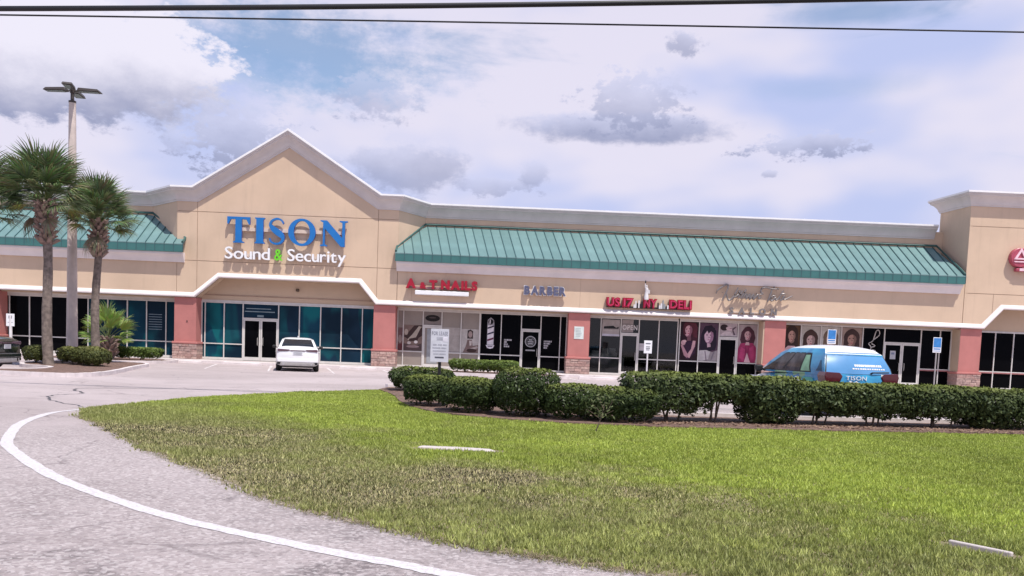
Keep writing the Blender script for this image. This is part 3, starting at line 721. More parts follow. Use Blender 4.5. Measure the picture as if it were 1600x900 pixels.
def poster(parent, x0, x1, z0, z1, layers, name='poster', y=YS-.003):
    mb = MB(); ms = []
    for k, (col, poly) in enumerate(layers):
        m = prt(col)
        if m not in ms: ms.append(m)
        mb.m = ms.index(m); yy = y-.0012*k
        mb.face([(x0+(x1-x0)*max(0, min(1, a)), yy, z0+(z1-z0)*max(0, min(1, b))) for a, b in (poly if sum(poly[i][0]*poly[(i+1) % len(poly)][1]-poly[(i+1) % len(poly)][0]*poly[i][1] for i in range(len(poly))) > 0 else poly[::-1])])
    return mb.build(name, ms, parent)
FULL = [(0, 0), (1, 0), (1, 1), (0, 1)]
def face_layers(cx, cz, r, skin, shade, lips, tilt=0.):
    """simple photographic portrait: lit and shaded halves, brows, eyes, nose shadow, mouth"""
    e = lambda dx, dz, a, b, c: (c, ell(cx+dx*r*math.cos(tilt)-dz*r*.8*math.sin(tilt), cz+(dz*r*math.cos(tilt)*.62+dx*r*.5*math.sin(tilt)), a*r, b*r*.62, 12, tilt))
    dk = (.03, .018, .02)
    return [e(0, 0, 1, 1.32, shade), e(-.26, .05, .66, 1.15, skin), e(-.42, .24, .22, .05, shade), e(.34, .24, .22, .05, shade), e(-.40, .14, .15, .07, tuple(v*.35 for v in shade)), e(.33, .14, .14, .07, tuple(v*.35 for v in shade)),
            e(.06, -.22, .16, .10, shade), e(-.02, -.62, .22, .09, lips)]
SK, SH, LIP = (.52, .30, .33), (.24, .10, .14), (.40, .08, .14)
poster(bay_d2, 9.80, 10.74, 1.06, 3.08, [((.020, .006, .012), FULL), ((.09, .018, .03), ell(.66, .80, .30, .20)), ((.05, .012, .022), ell(.78, .62, .20, .26))] + face_layers(.42, .80, .24, SK, SH, LIP, .12) +
       [haircap(.42, .80, .25, (.07, .014, .024), .1), ((.09, .018, .03), [(.50, 1.0), (.85, .98), (.95, .60), (.72, .62), (.66, .84)]), ((.16, .07, .09), [(.38, .62), (.58, .64), (.60, .52), (.36, .50)]), ((.035, .012, .035), [(.12, .50), (.58, .52), (.88, .50), (.86, .20), (.50, .02), (.30, .06)]),
        (SK, [(.70, .52), (.86, .52), (.84, .38), (.56, .06), (.38, .10), (.42, .16), (.62, .30)]), ((.42, .22, .26), [(.02, .40), (.14, .40), (.50, .12), (.42, .06), (.24, .12)]), (SK, ell(.16, .46, .13, .07)), ((.58, .36, .38), ell(.24, .50, .10, .035))])
poster(bay_d2, 10.80, 11.82, 1.06, 3.08, [((.085, .045, .075), FULL), ((.30, .26, .27), [(0, 0), (1, 0), (1, .30), (.72, .24), (.40, .29), (0, .27)]), ((.018, .010, .024), [(.04, .30), (.10, .72), (.28, .92), (.62, .95), (.88, .80), (.94, .45), (.86, .30), (.50, .26)])] + face_layers(.50, .66, .25, (.60, .42, .50), (.30, .16, .24), (.44, .2, .28)) +
       [((.018, .010, .024), [(.22, .84), (.40, .90), (.80, .88), (.76, .74), (.60, .79), (.48, .72), (.40, .80), (.27, .70)]), ((.5, .33, .39), [(.42, .47), (.60, .46), (.62, .38), (.44, .36)]), ((.48, .44, .45), [(0, .27), (.4, .29), (.60, .25), (.52, .05), (.2, 0), (0, 0)]), ((.22, .18, .21), [(.30, .27), (.36, .27), (.46, 0), (.38, 0)]), ((.20, .17, .20), [(.76, .24), (.84, .26), (.72, .04), (.64, .02)])])
poster(bay_d2, 11.87, 12.82, 2.42, 3.10, [((.40, .33, .35), FULL), ((.03, .018, .022), ell(.25, .68, .22, .25)), ((.55, .42, .45), ell(.55, .60, .20, .15, 16, -.3)), ((.60, .50, .52), [(.05, .12), (.30, .38), (.62, .36), (.76, .10)]), ((.10, .07, .09), [(.70, .62), (.92, .80), (.94, .74), (.78, .50), (.90, .12), (.80, .10), (.72, .42)]), ((.12, .05, .07), ell(.62, .62, .07, .02)), ((.50, .44, .46), [(0, 0), (1, 0), (1, .10), (0, .12)])])
poster(bay_d2, 12.89, 13.90, 1.06, 3.08, [((.36, .29, .30), FULL), ((.07, .025, .038), [(.10, .60), (.16, .80), (.34, .93), (.60, .95), (.82, .84), (.92, .66), (.84, .50), (.52, .44), (.20, .46)]), ((.32, .035, .11), [(.0, .0), (.0, .34), (.14, .50), (.40, .52), (.80, .52), (.98, .40), (1, .12), (.94, 0)])] + face_layers(.50, .73, .19, (.58, .36, .38), (.30, .14, .17), (.48, .10, .16)) +
       [haircap(.50, .73, .21, (.07, .025, .038)), ((.56, .34, .37), [(.42, .54), (.58, .54), (.62, .46), (.38, .46)]), ((.42, .05, .15), [(.10, .12), (.16, .42), (.40, .34), (.34, .0)]), ((.17, .015, .06), [(.40, .50), (.50, .16), (.60, .50), (.56, .22), (.50, .04), (.44, .22)]), ((.42, .05, .15), [(.62, .38), (.84, .46), (.88, .10), (.70, .06)]), ((.66, .42, .46), [(.36, .0), (.50, .26), (.70, .0)])])
for (x0, x1, bg, hair, skin, cl, cz, tilt) in ((15.33, 16.20, (.10, .055, .03), (.04, .022, .018), (.50, .30, .25), (.60, .42, .44), .76, 0.), (16.27, 17.29, (.42, .39, .36), (.055, .03, .026), (.55, .38, .36), (.38, .24, .25), .66, .15),
                                            (17.36, 18.38, (.44, .41, .38), (.16, .11, .08), (.52, .36, .32), (.42, .36, .36), .70, -.1), (18.46, 19.54, (.30, .22, .19), (.05, .028, .026), (.36, .21, .17), (.22, .13, .11), .72, .1)):
    poster(bay_e, x0, x1, 1.12, 3.14, [(bg, FULL), (hair, ell(.5, cz+.02, .40, .22)), (hair, [(.12, cz), (.88, cz), (.92, .34), (.08, .34)]), (cl, [(0, 0), (0, .34), (.3, .46), (.7, .46), (1, .34), (1, 0)])] + face_layers(.5, cz-.03, .25, skin, tuple(v*.5 for v in skin), (.36, .1, .12), tilt) +
           [haircap(.5, cz-.03, .27, hair, tilt*.6), (hair, [(.16, cz+.02), (.3, cz+.17), (.62, cz+.20), (.84, cz+.05), (.70, cz+.11), (.46, cz+.11), (.28, cz+.06)])])
# black pane with white script, reading upwards
mb = MB()
for pts in ([(.35, .30), (.42, .52), (.30, .62), (.50, .70), (.62, .94), (.75, .98), (.80, .86), (.52, .72)], [(.42, .52), (.62, .56), (.44, .62)], [(.40, .36), (.66, .42), (.50, .46)], [(.36, .30), (.58, .30), (.42, .20), (.62, .22)]):
    L = smooth_path([(19.60+1.1*a, YS-.01, 1.1+2.0*b) for a, b in pts], 5); mb.tube(L, .026, 4)
mb.build('window_script', prt((.50, .47, .46)), bay_e)
# nail shop prints
poster(bay_c, -4.97, -3.97, 1.0, 2.36, [((.20, .14, .12), FULL), ((.045, .025, .025), [(0, .55), (.3, .75), (.55, .98), (1, 1), (1, .6), (.7, .45), (.3, .42)]), ((.42, .36, .30), [(.20, .42), (.45, .62), (.80, .96), (.98, .94), (.70, .50), (.50, .36)]), ((.40, .33, .28), ell(.14, .72, .10, .12)),
        ((.05, .03, .03), [(.30, .46), (.66, .52), (.92, .92), (.99, .9), (.74, .38), (.3, .36)]), ((.09, .06, .06), [(0, 0), (1, 0), (1, .30), (.6, .2), (0, .28)]), ((.55, .50, .47), ell(.30, .30, .10, .06)), ((.72, .68, .66), ell(.66, .34, .10, .06)), ((.30, .22, .22), ell(.5, .16, .34, .05))])
poster(bay_c, -5.28, -5.02, 1.0, 2.2, [((.16, .09, .09), FULL), ((.32, .26, .24), ell(.5, .5, .4, .18)), ((.12, .04, .045), [(0, 0), (1, 0), (1, .3), (0, .25)])])
poster(bay_c, -3.92, -2.99, 2.40, 3.08, [((.20, .17, .16), FULL), ((.012, .010, .010), ell(.5, .52, .42, .26)), ((.08, .06, .06), ell(.5, .56, .2, .06))])
poster(bay_c, -1.90, -.99, 1.0, 2.25, [((.46, .42, .40), FULL), ((.19, .13, .12), [(.1, 0), (.28, .28), (.36, .55), (.62, .56), (.68, .30), (1, .34), (1, 0)]), ((.04, .025, .025), [(.34, .60), (.36, .94), (.52, .99), (.68, .92), (.68, .60)]), ((.36, .27, .25), ell(.52, .78, .12, .14)), ((.52, .45, .42), [(.46, .52), (.62, .50), (.60, .32), (.50, .30)]), ((.42, .35, .33), [(.30, .12), (.95, .30), (1, .22), (.45, .04)]), ((.05, .03, .03), ell(.62, .10, .30, .08))])
poster(bay_c, -2.93, -1.96, .98, 2.3, [((.36, .32, .30), FULL), ((.30, .26, .25), [(0, .02), (1, .02), (1, .06), (0, .06)])], 'window_blind')
poster(bay_c, -3.72, -3.17, .35, 2.2, [((.30, .31, .33), FULL)], 'door_blind', YS-.014)
# barber shop prints
WHT = (.66, .62, .66)
poster(bay_c, -.62, -.10, 1.25, 2.92, [((.30, .29, .32), [(.16, .12), (.86, .12), (.86, .82), (.80, .92), (.5, 1), (.2, .92), (.16, .82)]), ((.012, .012, .014), ell(.5, .86, .27, .085)), (WHT, [(.36, .80), (.47, .80), (.47, .93), (.40, .93)]), (WHT, [(.2, .14), (.82, .14), (.82, .75), (.2, .75)]),
        ((.02, .02, .05), [(.2, .68), (.82, .75), (.82, .70), (.2, .63)]), ((.02, .02, .05), [(.2, .49), (.82, .56), (.82, .51), (.2, .44)]), ((.12, .012, .05), [(.2, .30), (.82, .37), (.82, .31), (.2, .24)]), (WHT, [(.06, .12), (.94, .12), (.80, .03), (.5, 0), (.2, .03)]), ((.2, .18, .22), [(.2, .10), (.8, .10), (.7, .06), (.3, .06)])], 'barber_pole_print')
def lines_print(parent, x0, z0, ws, h=.085):
    poster(parent, 0, 1, 0, 1, [], 'x') if False else None
    mb = MB()
    for i, w in enumerate(ws):
        x = x0
        while x < x0+w-.02:
            e = min(random.uniform(.05, .16), x0+w-x); mb.face([(x, YS-.004, z0-i*h*1.35), (x+e-.02, YS-.004, z0-i*h*1.35), (x+e-.02, YS-.004, z0-i*h*1.35+h), (x, YS-.004, z0-i*h*1.35+h)]); x += e
    mb.build('window_lettering', prt((.42, .40, .42)), parent)
lines_print(bay_c, .38, 1.72, (.42, .18, .22, .3)); lines_print(bay_c, 2.50, 1.72, (.44, .36, .26, .2))
ring = MB(); yy = YS-.014
def annulus(mb, cx, cz, r0, r1, n=24, y=yy):
    for k in range(n):
        a, b = 2*math.pi*k/n, 2*math.pi*(k+1)/n
        mb.face([(cx+r1*math.cos(a), y, cz+r1*math.sin(a)), (cx+r1*math.cos(b), y, cz+r1*math.sin(b)), (cx+r0*math.cos(b), y, cz+r0*math.sin(b)), (cx+r0*math.cos(a), y, cz+r0*math.sin(a))])
annulus(ring, 1.79, 1.72, .25, .30); annulus(ring, 1.79, 1.72, .19, .205)
for k, w in enumerate((.10, .15, .12)): ring.box(1.79-w, 1.79+w, yy-.001, yy+.001, 1.78-k*.10, 1.84-k*.10)
ring.box(1.54, 2.04, yy-.001, yy+.001, 1.22, 1.29); ring.build('door_emblem', prt((.36, .35, .37)), bay_c)
# entrance transom print and paper notices on the shop glass
mb = MB(); mb.box(-13.3, -12.0, YS-.005, YS-.003, 2.86, 2.90).box(-13.38, -11.8, YS-.005, YS-.003, 2.70, 2.75).box(-12.72, -12.38, YS-.005, YS-.003, 2.44, 2.55)
mb.build('transom_print', prt((.20, .26, .29)), bay_b)
mb = MB()
for k in range(7): mb.box(-18.42, -17.72, YS-.005, YS-.003, 2.35-k*.13, 2.39-k*.13)
mb.build('window_lettering', prt((.14, .19, .23)), bay_a)
# deli: banner, OPEN sign, notices
poster(bay_d, 5.58, 6.52, 2.18, 3.06, [((.34, .30, .29), FULL), ((.02, .02, .02), [(.08, .44), (.94, .46), (.94, .60), (.80, .52), (.62, .64), (.1, .58)]), ((.40, .36, .34), [(.05, .30), (.98, .30), (.98, .38), (.05, .36)]), ((.46, .45, .52), [(.02, .0), (1, .02), (1, .12), (.02, .14)])])
poster(bay_d, 6.64, 7.24, 2.42, 3.08, [((.28, .24, .23), FULL), ((.20, .17, .17), [(0, .62), (1, .60), (1, .68), (0, .70)])])
letters('OPEN', 6.66, 7.46, 2.55, .26, .004, .02, prt((.62, .58, .57)), bay_d, y=YS-.012, gap=.12, joined=True, name='open_lettering')
poster(bay_d, 7.60, 7.88, 1.48, 1.86, [((.46, .42, .44), FULL), ((.30, .27, .29), [(.15, .6), (.85, .6), (.85, .7), (.15, .7)])], 'notice')
poster(bay_e, 21.12, 21.42, 1.55, 2.0, [((.42, .42, .46), FULL), ((.18, .2, .3), [(.2, .55), (.8, .55), (.8, .8), (.2, .8)])], 'notice', YS-.014)
# inside the deli
CW = mat('pale laminate', (.60, .57, .56), .5, .1)
o = MB(); o.box(-1.0, 1.0, -.3, .3, 0, .9).box(-1.04, 1.04, -.34, .34, .9, .95)
c = empty('deli_counter', (6.0, YF+2.4, .13)); tag(c, 'pale counter inside the deli behind the left window', 'counter')
bevel(MB().box(-1.0, 1.0, -.3, .3, 0, .9).build('counter_body', CW, c), .01); bevel(MB().box(-1.04, 1.04, -.34, .34, .903, .95).build('counter_top', mat('grey worktop', (.4, .39, .39), .4), c), .01)
bx = [(5.45, .95, .42, .30), (5.95, .95, .36, .44), (6.40, .95, .46, .24), (6.35, 1.19, .34, .22)]
lb = ['white carton on the deli counter, left end', 'tall white carton in the middle of the deli counter', 'wide low carton on the right of the deli counter', 'small carton on top of the wide low one in the deli']
for (x, z, w, h), l in zip(bx, lb):
    k = empty('carton', (x, YF+2.35, .13+z)); tag(k, l, 'box', 'cartons inside the deli')
    MB().box(-w/2, w/2, -.16, .16, 0, h).build('carton_body', WHITE, k); MB().box(-w/2, w/2, -.03, .03, h, h+.004).build('tape', mat('brown tape', (.4, .3, .2), .4), k)
for i, (x, l) in enumerate(((8.1, 'dark cafe table inside the deli by the right window'), (9.05, 'second cafe table inside the deli beside the end wall'))):
    k = empty('cafe_table', (x, YF+2.0, .13)); tag(k, l, 'table', 'tables inside the deli')
    MB().lathe([(.38, .70), (.40, .72), (.38, .74)], 0, 0, 16).build('table_top', CW, k); MB().lathe([(.22, 0), (.20, .03), (.04, .05), (.035, .70)], 0, 0, 12).build('table_leg', DARK, k)
# ------------------------------------------------------------------ cars
def bool_cut(o, cutter):
    m = o.modifiers.new('b', 'BOOLEAN'); m.object = cutter; m.operation = 'DIFFERENCE'; m.solver = 'EXACT'
    dg = bpy.context.evaluated_depsgraph_get(); me = bpy.data.meshes.new_from_object(o.evaluated_get(dg)); o.modifiers.clear(); o.data = me
    bpy.data.objects.remove(cutter)
TYRE = mat('black tyre', (.02, .02, .02), .85, .1); RIM = mat('silver rim', (.45, .45, .47), .3, .05, metal=.8)
CGLASS = mat('dark car glass', (.018, .02, .024), .05, .1, 1., ior=1.4); BLK = mat('black plastic', (.015, .015, .016), .5, .1)
TAIL = mat('dark red tail lamp', (.075, .005, .012), .15, .1, 2., coat=.6); CHROME = mat('chrome', (.7, .7, .72), .15, .02, metal=1.)
def car(name, loc, rz, label, paint, st, levels, wheels, r=.33, roofm=None):
    """st: body stations (y, half width, z bottom, z shoulder, crown); levels: cabin rings (z, y rear, y front, half width, bow rear, bow front)"""
    K = tag(empty(name, (*loc, 0), rz), label, 'car')
    mb = MB(); ring = None
    for y, hw, zb, zt, cr in st:
        h = [(0, zb), (hw*.80, zb), (hw*.96, zb+.07), (hw, zb+(zt-zb)*.38), (hw*1.0, zb+(zt-zb)*.55), (hw*.975, zb+(zt-zb)*.80), (hw*.94, zt-.045), (hw*.88, zt-.005), (hw*.55, zt+cr*.75), (0, zt+cr)]
        pts = h+[(-x, z) for x, z in h[-2:0:-1]]; n = len(pts); i = len(mb.v); mb.v += [(x, y, z) for x, z in pts]
        if ring is not None:
            for k in range(n): mb.f.append((ring+k, i+k, i+(k+1) % n, ring+(k+1) % n))
        ring = i
    mb.f.append(tuple(range(n))); mb.f.append(tuple(range(ring+n-1, ring-1, -1))); mb.mi = [0]*len(mb.f)
    body = mb.build('body', paint, K, smooth=35)
    cut = MB()
    for y in wheels:
        for s in (-1, 1): cut.lathe([(r+.055, s*1.3), (r+.055, s*.62)] if s < 0 else [(r+.055, .62), (r+.055, 1.3)], y, r, 24, 'x')
    c = cut.build('cutter', BLK, K, smooth=180)
    bool_cut(body, c)
    for p in body.data.polygons: p.use_smooth = True
    MB().box(-st[2][1]*.72, st[2][1]*.72, wheels[0]-.7, wheels[1]+.7, .17, st[0][2]+.18).build('underbody', BLK, K)
    for y in wheels:
        for s in (-1, 1):
            xo = s*(st[len(st)//2][1]-.02)
            w = MB().lathe([(r*.66, xo-s*.20), (r*.92, xo-s*.21), (r, xo-s*.17), (r, xo-s*.04), (r*.93, xo), (r*.70, xo-s*.005), (r*.66, xo-s*.03)] if s > 0 else
                           [(r*.66, xo+.03), (r*.70, xo+.005), (r*.93, xo), (r, xo+.04), (r, xo+.17), (r*.92, xo+.21), (r*.66, xo+.20)], y, r, 28, 'x').build('wheel', TYRE, K, smooth=40)
            q = MB(); q.lathe([(r*.64, min(xo-s*.03, xo-s*.06)), (r*.64, max(xo-s*.03, xo-s*.06))], y, r, 24, 'x')
            for a in range(5):
                w0 = 2*math.pi*a/5; d = Vector((0, math.cos(w0), math.sin(w0))); e = Vector((0, -math.sin(w0), math.cos(w0))); b = Vector((xo-s*.01, y, r))
                q.face([b+e*.05, b+d*r*.62+e*.04, b+d*r*.62-e*.04, b-e*.05])
            q.build('rim', RIM, w)
    # cabin surface
    def lev(v):
        i = min(int(v), len(levels)-2); f = v-i; return [a+(b-a)*f for a, b in zip(levels[i], levels[i+1])]
    def P(side, u, v, off=0.):
        z, yr, yf, hw, br, bf = lev(v)
        if side == 'r': p = Vector((hw*u, yr+br*u*u, z))
        elif side == 'f': p = Vector((hw*u, yf-bf*u*u, z))
        else:
            s = 1 if side == 'R' else -1; y0, y1 = yr+br, yf-bf; p = Vector((s*(hw+.03*math.sin(math.pi*u)), y0+(y1-y0)*u, z))
        if off:
            e = 1e-2; a = P(side, min(u+e, 1), v)-P(side, u-e, v); b = P(side, u, v+e)-P(side, u, v-e); n = a.cross(b).normalized()
            if n.dot(p-Vector((0, (yr+yf)/2, z-.3))) < 0: n = -n
            p += n*off
        return p
    N = 8
    def ring_pts(v):
        a = [P('r', u, v) for u in np.linspace(-1, 1, N+1)[:-1]] + [P('R', u, v) for u in np.linspace(0, 1, N+1)[:-1]]
        return a + [P('f', u, v) for u in np.linspace(1, -1, N+1)[:-1]] + [P('L', u, v) for u in np.linspace(1, 0, N+1)[:-1]]
    mb = MB(); nv = (len(levels)-1)*3
    R_ = [ring_pts(k/3) for k in range(nv+1)]; n = len(R_[0]); mb.v = [tuple(p) for r_ in R_ for p in r_]
    for k in range(nv):
        for j in range(n): mb.f.append((k*n+j, k*n+(j+1) % n, (k+1)*n+(j+1) % n, (k+1)*n+j))
    mb.mi = [1 if roofm and (k >= nv-6 or (k >= nv-9 and j < N)) else 0 for k in range(nv) for j in range(n)]
    top = list(range(nv*n, nv*n+n)); mb.f.append(tuple(top)); mb.mi.append(1 if roofm else 0)
    mb.build('cabin', [paint, roofm or paint], K, smooth=38)
    def patch(nm, side, u0, u1, v0, v1, m, off=.006, skew=0., nu=8, nw=5, parent=None, u0t=None, u1t=None):
        mb = MB(); g = []
        for b in range(nw+1):
            fv = b/nw; a0 = u0+((u0t if u0t is not None else u0)-u0)*fv; a1 = u1+((u1t if u1t is not None else u1)-u1)*fv
            g.append([tuple(P(side, a0+(a1-a0)*a/nu, v0+(v1-v0)*fv, off)) for a in range(nu+1)])
        for b in range(nw):
            for a in range(nu): mb.face([g[b][a], g[b][a+1], g[b+1][a+1], g[b+1][a]])
        return mb.build(nm, m, parent or K, smooth=60)
    K['_'] = 0; del K['_']
    return K, body, P, patch
WPAINT = mat('white car paint', (.80, .80, .82), .25, .02, 1., coat=.7)
def sedan(name, loc, rz, label, paint):
    st = [(-2.30, .80, .34, .86, .02), (-2.26, .86, .28, .98, .05), (-2.12, .895, .24, 1.04, .05), (-1.7, .91, .21, 1.02, .05), (-1.0, .92, .19, .95, .05), (0, .92, .19, .93, .05), (1.0, .915, .19, .92, .05), (1.55, .90, .20, .88, .06), (2.05, .86, .22, .76, .06), (2.25, .78, .26, .64, .05), (2.32, .66, .30, .54, .03)]
    lv = [(.93, -1.86, 1.42, .82, .16, .25), (1.12, -1.52, 1.05, .77, .14, .22), (1.36, -1.02, .52, .66, .12, .20), (1.43, -.75, .22, .52, .1, .16), (1.455, -.5, -.05, .30, .06, .08)]
    K, body, P, patch = car(name, loc, rz, label, paint, st, lv, (-1.42, 1.38))
    patch('rear_window', 'r', -.86, .86, .50, 2.05, CGLASS); patch('windscreen', 'f', -.92, .92, .2, 2.0, CGLASS)
    for s in 'LR':
        patch('side_window', s, .05, .50, .45, 1.95, CGLASS, u0t=.22); patch('side_window', s, .53, .97, .45, 1.95, CGLASS, u1t=.86)
    for s in (-1, 1):
        m = MB(); m.prism([(s*.30, .90), (s*.36, .935), (s*.80, .955), (s*.835, .90), (s*.80, .845), (s*.42, .865)], -2.325, -2.22)
        bevel(m.build('tail_light', mat('smoked tail lamp', (.10, .05, .07), .2, .1, coat=.5), K), .01)
        m = MB(); m.prism([(s*.40, .60), (s*.72, .58), (s*.80, .68), (s*.55, .70)], 2.22, 2.30); m.build('headlight', CHROME, K)
        w = MB().tube([(s*.88, .78, .96), (s*.99, .76, 1.0)], .025, 6).build('wing_mirror', BLK, K); bevel(MB().box(min(s*.95, s*1.12), max(s*.95, s*1.12), .70, .84, .95, 1.08).build('mirror_shell', BLK, w), .03)
        for y in (-.35, .65): MB().box(min(s*.915, s*.945), max(s*.915, s*.945), y-.09, y+.09, .80, .83).build('door_handle', paint, K)
        MB().lathe([(.05, -2.33), (.055, -2.2)], s*.58, .33, 12, 'y').build('exhaust', CHROME, K)
    MB().prism([(-.30, .875), (.30, .875), (.30, .91), (-.30, .91)], -2.322, -2.25).build('light_bar', MATS['smoked tail lamp'], K)
    MB().box(-.17, .17, -2.318, -2.28, .72, .83).build('number_plate', mat('grey plate', (.42, .42, .46), .4), K)
    MB().box(-.20, .20, -2.312, -2.28, .70, .85).build('plate_recess', mat('pale grey recess', (.62, .62, .65), .4), K)
    bevel(MB().box(-.84, .84, -2.335, -2.1, .40, .56).build('rear_bumper', paint, K), .035, 3)
    bevel(MB().box(-.72, .72, -2.328, -2.1, .24, .385).build('diffuser', mat('warm grey plastic', (.30, .28, .28), .6), K), .03)
    for s in (-1, 1): MB().box(min(s*.66, s*.84), max(s*.66, s*.84), -2.31, -2.15, .30, .40).build('bumper_vent', BLK, K)
    MB().tube([(0, -.55, 1.45), (0, -.75, 1.51)], [.03, .012], 6).build('antenna', paint, K)
    return K
sedan('parked_car', (-8.92, 40.5), math.radians(12.4), 'white sedan parked nose in before the gabled entrance', WPAINT)
sedan('parked_car', (-18.55, 30.15), math.radians(90), 'dark sedan at the left edge beside the palm island', mat('dark green black car paint', (.012, .018, .018), .2, .05, 1., coat=.8))
# hatchback SUV in a blue wrap
def wrap_mat():
    m = bpy.data.materials.new('blue vehicle wrap'); m.use_nodes = True; q = NT(m.node_tree); b = q.n['Principled BSDF']
    tc = q.node('ShaderNodeTexCoord').outputs['Object']
    n = q.noise(tc, 1.3, 3., .5, .6); c = q.mix(q.step(n, .38, .62), (.012, .17, .38), (.03, .30, .52))
    sp = q.node('ShaderNodeSeparateXYZ'); q.l.new(tc, sp.inputs[0]); x, y, z = sp.outputs
    v = q.node('ShaderNodeTexVoronoi'); q.l.new(tc, v.inputs['Vector']); v.inputs['Scale'].default_value = 3.2; v.inputs['Randomness'].default_value = 1.
    vs = q.node('ShaderNodeSeparateColor'); q.l.new(v.outputs['Color'], vs.inputs[0])
    side = q.m('MULTIPLY', q.m('MULTIPLY', q.m('GREATER_THAN', y, -1.9), q.m('LESS_THAN', y, .9)), q.m('LESS_THAN', z, 1.1))
    c = q.mix(q.m('MULTIPLY', side, q.m('GREATER_THAN', vs.outputs[0], .72)), c, (.72, .75, .78))
    c = q.mix(q.m('MULTIPLY', side, q.m('GREATER_THAN', vs.outputs[1], .74)), c, (.20, .40, .22))
    c = q.mix(q.step(q.m('ADD', y, q.m('MULTIPLY', q.m('SUBTRACT', n, .5), 1.2)), .85, .95), c, (.74, .74, .77))
    q.put(b.inputs['Base Color'], c); b.inputs['Roughness'].default_value = .3; b.inputs['Coat Weight'].default_value = .6; b.inputs['Coat Roughness'].default_value = .06
    return m
WRAP = wrap_mat(); PERF = mat('pale blue window film', (.10, .27, .52), .22, .12, 1.2, coat=.3)
st = [(-2.14, .86, .40, .98, .02), (-2.10, .91, .34, 1.07, .02), (-1.95, .945, .28, 1.11, .02), (-1.4, .96, .24, 1.11, .02), (-.5, .96, .22, 1.09, .02), (.5, .96, .22, 1.05, .03), (1.05, .955, .22, 1.02, .05), (1.5, .94, .24, .95, .06), (1.95, .90, .28, .84, .06), (2.12, .82, .32, .72, .04), (2.18, .7, .36, .6, .02)]
lv = [(1.06, -2.08, 1.52, .90, .07, .25), (1.24, -2.03, 1.20, .865, .08, .22), (1.57, -1.84, .60, .75, .10, .2), (1.69, -1.66, .28, .64, .12, .18), (1.76, -1.30, -.1, .44, .1, .12), (1.785, -.95, -.45, .2, .05, .05)]
K, body, P, patch = car('parked_suv', (8.24, 23.05), math.radians(10), 'small blue SUV in a printed wrap with a white roof behind the hedge', WRAP, st, lv, (-1.35, 1.28), .35, mat('white roof paint', (.82, .80, .84), .3, .02, coat=.5))
rw = patch('rear_window', 'r', -.95, .97, .25, 2.25, PERF)
patch('windscreen', 'f', -.92, .92, .2, 2.0, CGLASS)
GREYG = mat('tinted side glass', (.085, .075, .078), .12, .6, 1.6, ior=1.25)
patch('rear_seal', 'r', -.985, 1.0, .18, 2.32, BLK, .003)
for s in 'LR':
    patch('window_surround', s, .18, .985, .24, 2.05, BLK, .003, u0t=.25, u1t=.86)
    patch('side_window', s, .63, .97, .32, 1.95, GREYG, u1t=.84, u0t=.62); patch('side_window', s, .36, .60, .32, 1.95, GREYG, u0t=.38)
    patch('quarter_window', s, .20, .335, .40, 1.85, mat('green wrap print', (.22, .42, .26), .3, .3, 3.), u0t=.27, u1t=.36)
    patch('pillar_trim', s, .03, .12, .5, 1.5, mat('dark teal film', (.01, .06, .12), .3), u0t=.05, u1t=.07)
for s in (-1, 1):
    m = MB(); m.prism([(s*.50, 1.05), (s*.58, 1.13), (s*.93, 1.14), (s*.968, 1.05), (s*.93, .90), (s*.56, .91)], -2.16, -1.80); bevel(m.build('tail_light', TAIL, K), .02)
    w = MB().tube([(s*.90, .95, 1.08), (s*1.02, .93, 1.12)], .03, 6).build('wing_mirror', BLK, K); bevel(MB().box(min(s*1.0, s*1.2), max(s*1.0, s*1.2), .86, 1.02, 1.06, 1.22).build('mirror_shell', BLK, w), .04)
    m = MB(); m.prism([(s*.45, .70), (s*.80, .72), (s*.84, .82), (s*.55, .80)], 2.1, 2.17); m.build('headlight', CHROME, K)
    for y in (-.75, .35): bevel(MB().box(min(s*.95, s*.985), max(s*.95, s*.985), y-.11, y+.11, .90, .935).build('door_handle', CHROME, K), .008)
    for (y0, y1, z0, z1, c) in ((-1.7, -1.1, .84, .99, (.10, .38, .30)), (-1.05, -.75, .70, .985, (.70, .74, .74)), (-.68, -.30, .78, .97, (.32, .52, .46)), (-.25, .10, .72, .98, (.70, .72, .74)), (.15, .62, .78, .96, (.05, .30, .44)), (.7, 1.7, .60, .93, (.78, .78, .80)), (-1.5, -.9, .55, .78, (.75, .78, .8))):
        x = s*.9625; k = random.uniform(.05, .15); MB().face([(x, y0, z0), (x, y1-k, z0), (x*.998, y1, z1), (x*.998, y0+k, z1)]).build('wrap_graphic', prt(c), K)
mb = MB()
pass
# white lines of lettering on the rear glass, wiper, hatch lettering and emblem
for k, (u0, u1, v0) in enumerate(((-.15, .72, 1.12), (-.22, .80, .86))):
    n = 14
    for j in range(n):
        a = u0+(u1-u0)*j/n; b = a+(u1-u0)/n*random.uniform(.6, .92); patch('window_lettering', 'r', a, b, v0, v0+.15, prt((.80, .80, .84)), .010, nu=1, nw=1, parent=rw)
mb = MB(); mb.tube([(.28, -2.125, 1.15), (.72, -2.10, 1.165)], .018, 6); mb.tube([(.28, -2.125, 1.15), (.25, -2.09, 1.12)], .022, 6); mb.build('wiper', BLK, K)
letters('TISON', -.42, .12, .965, .095, .006, .01, prt((.70, .75, .80)), K, y=-2.158, gap=.10, joined=True, name='hatch_lettering')
mb = MB(); mb.prism([(-.36, .84), (-.16, .82), (-.06, .89), (-.14, .94), (-.22, .91), (-.32, .95)], -2.168, -2.15); mb.build('hatch_graphic', prt((.82, .82, .84)), K)
bevel(MB().box(-.86, .86, -2.20, -2.0, .45, .68).build('rear_bumper', BLK, K), .04)
MB().box(-.16, .16, -2.165, -2.14, .70, .80).build('number_plate', mat('plate white', (.6, .6, .62), .4), K)
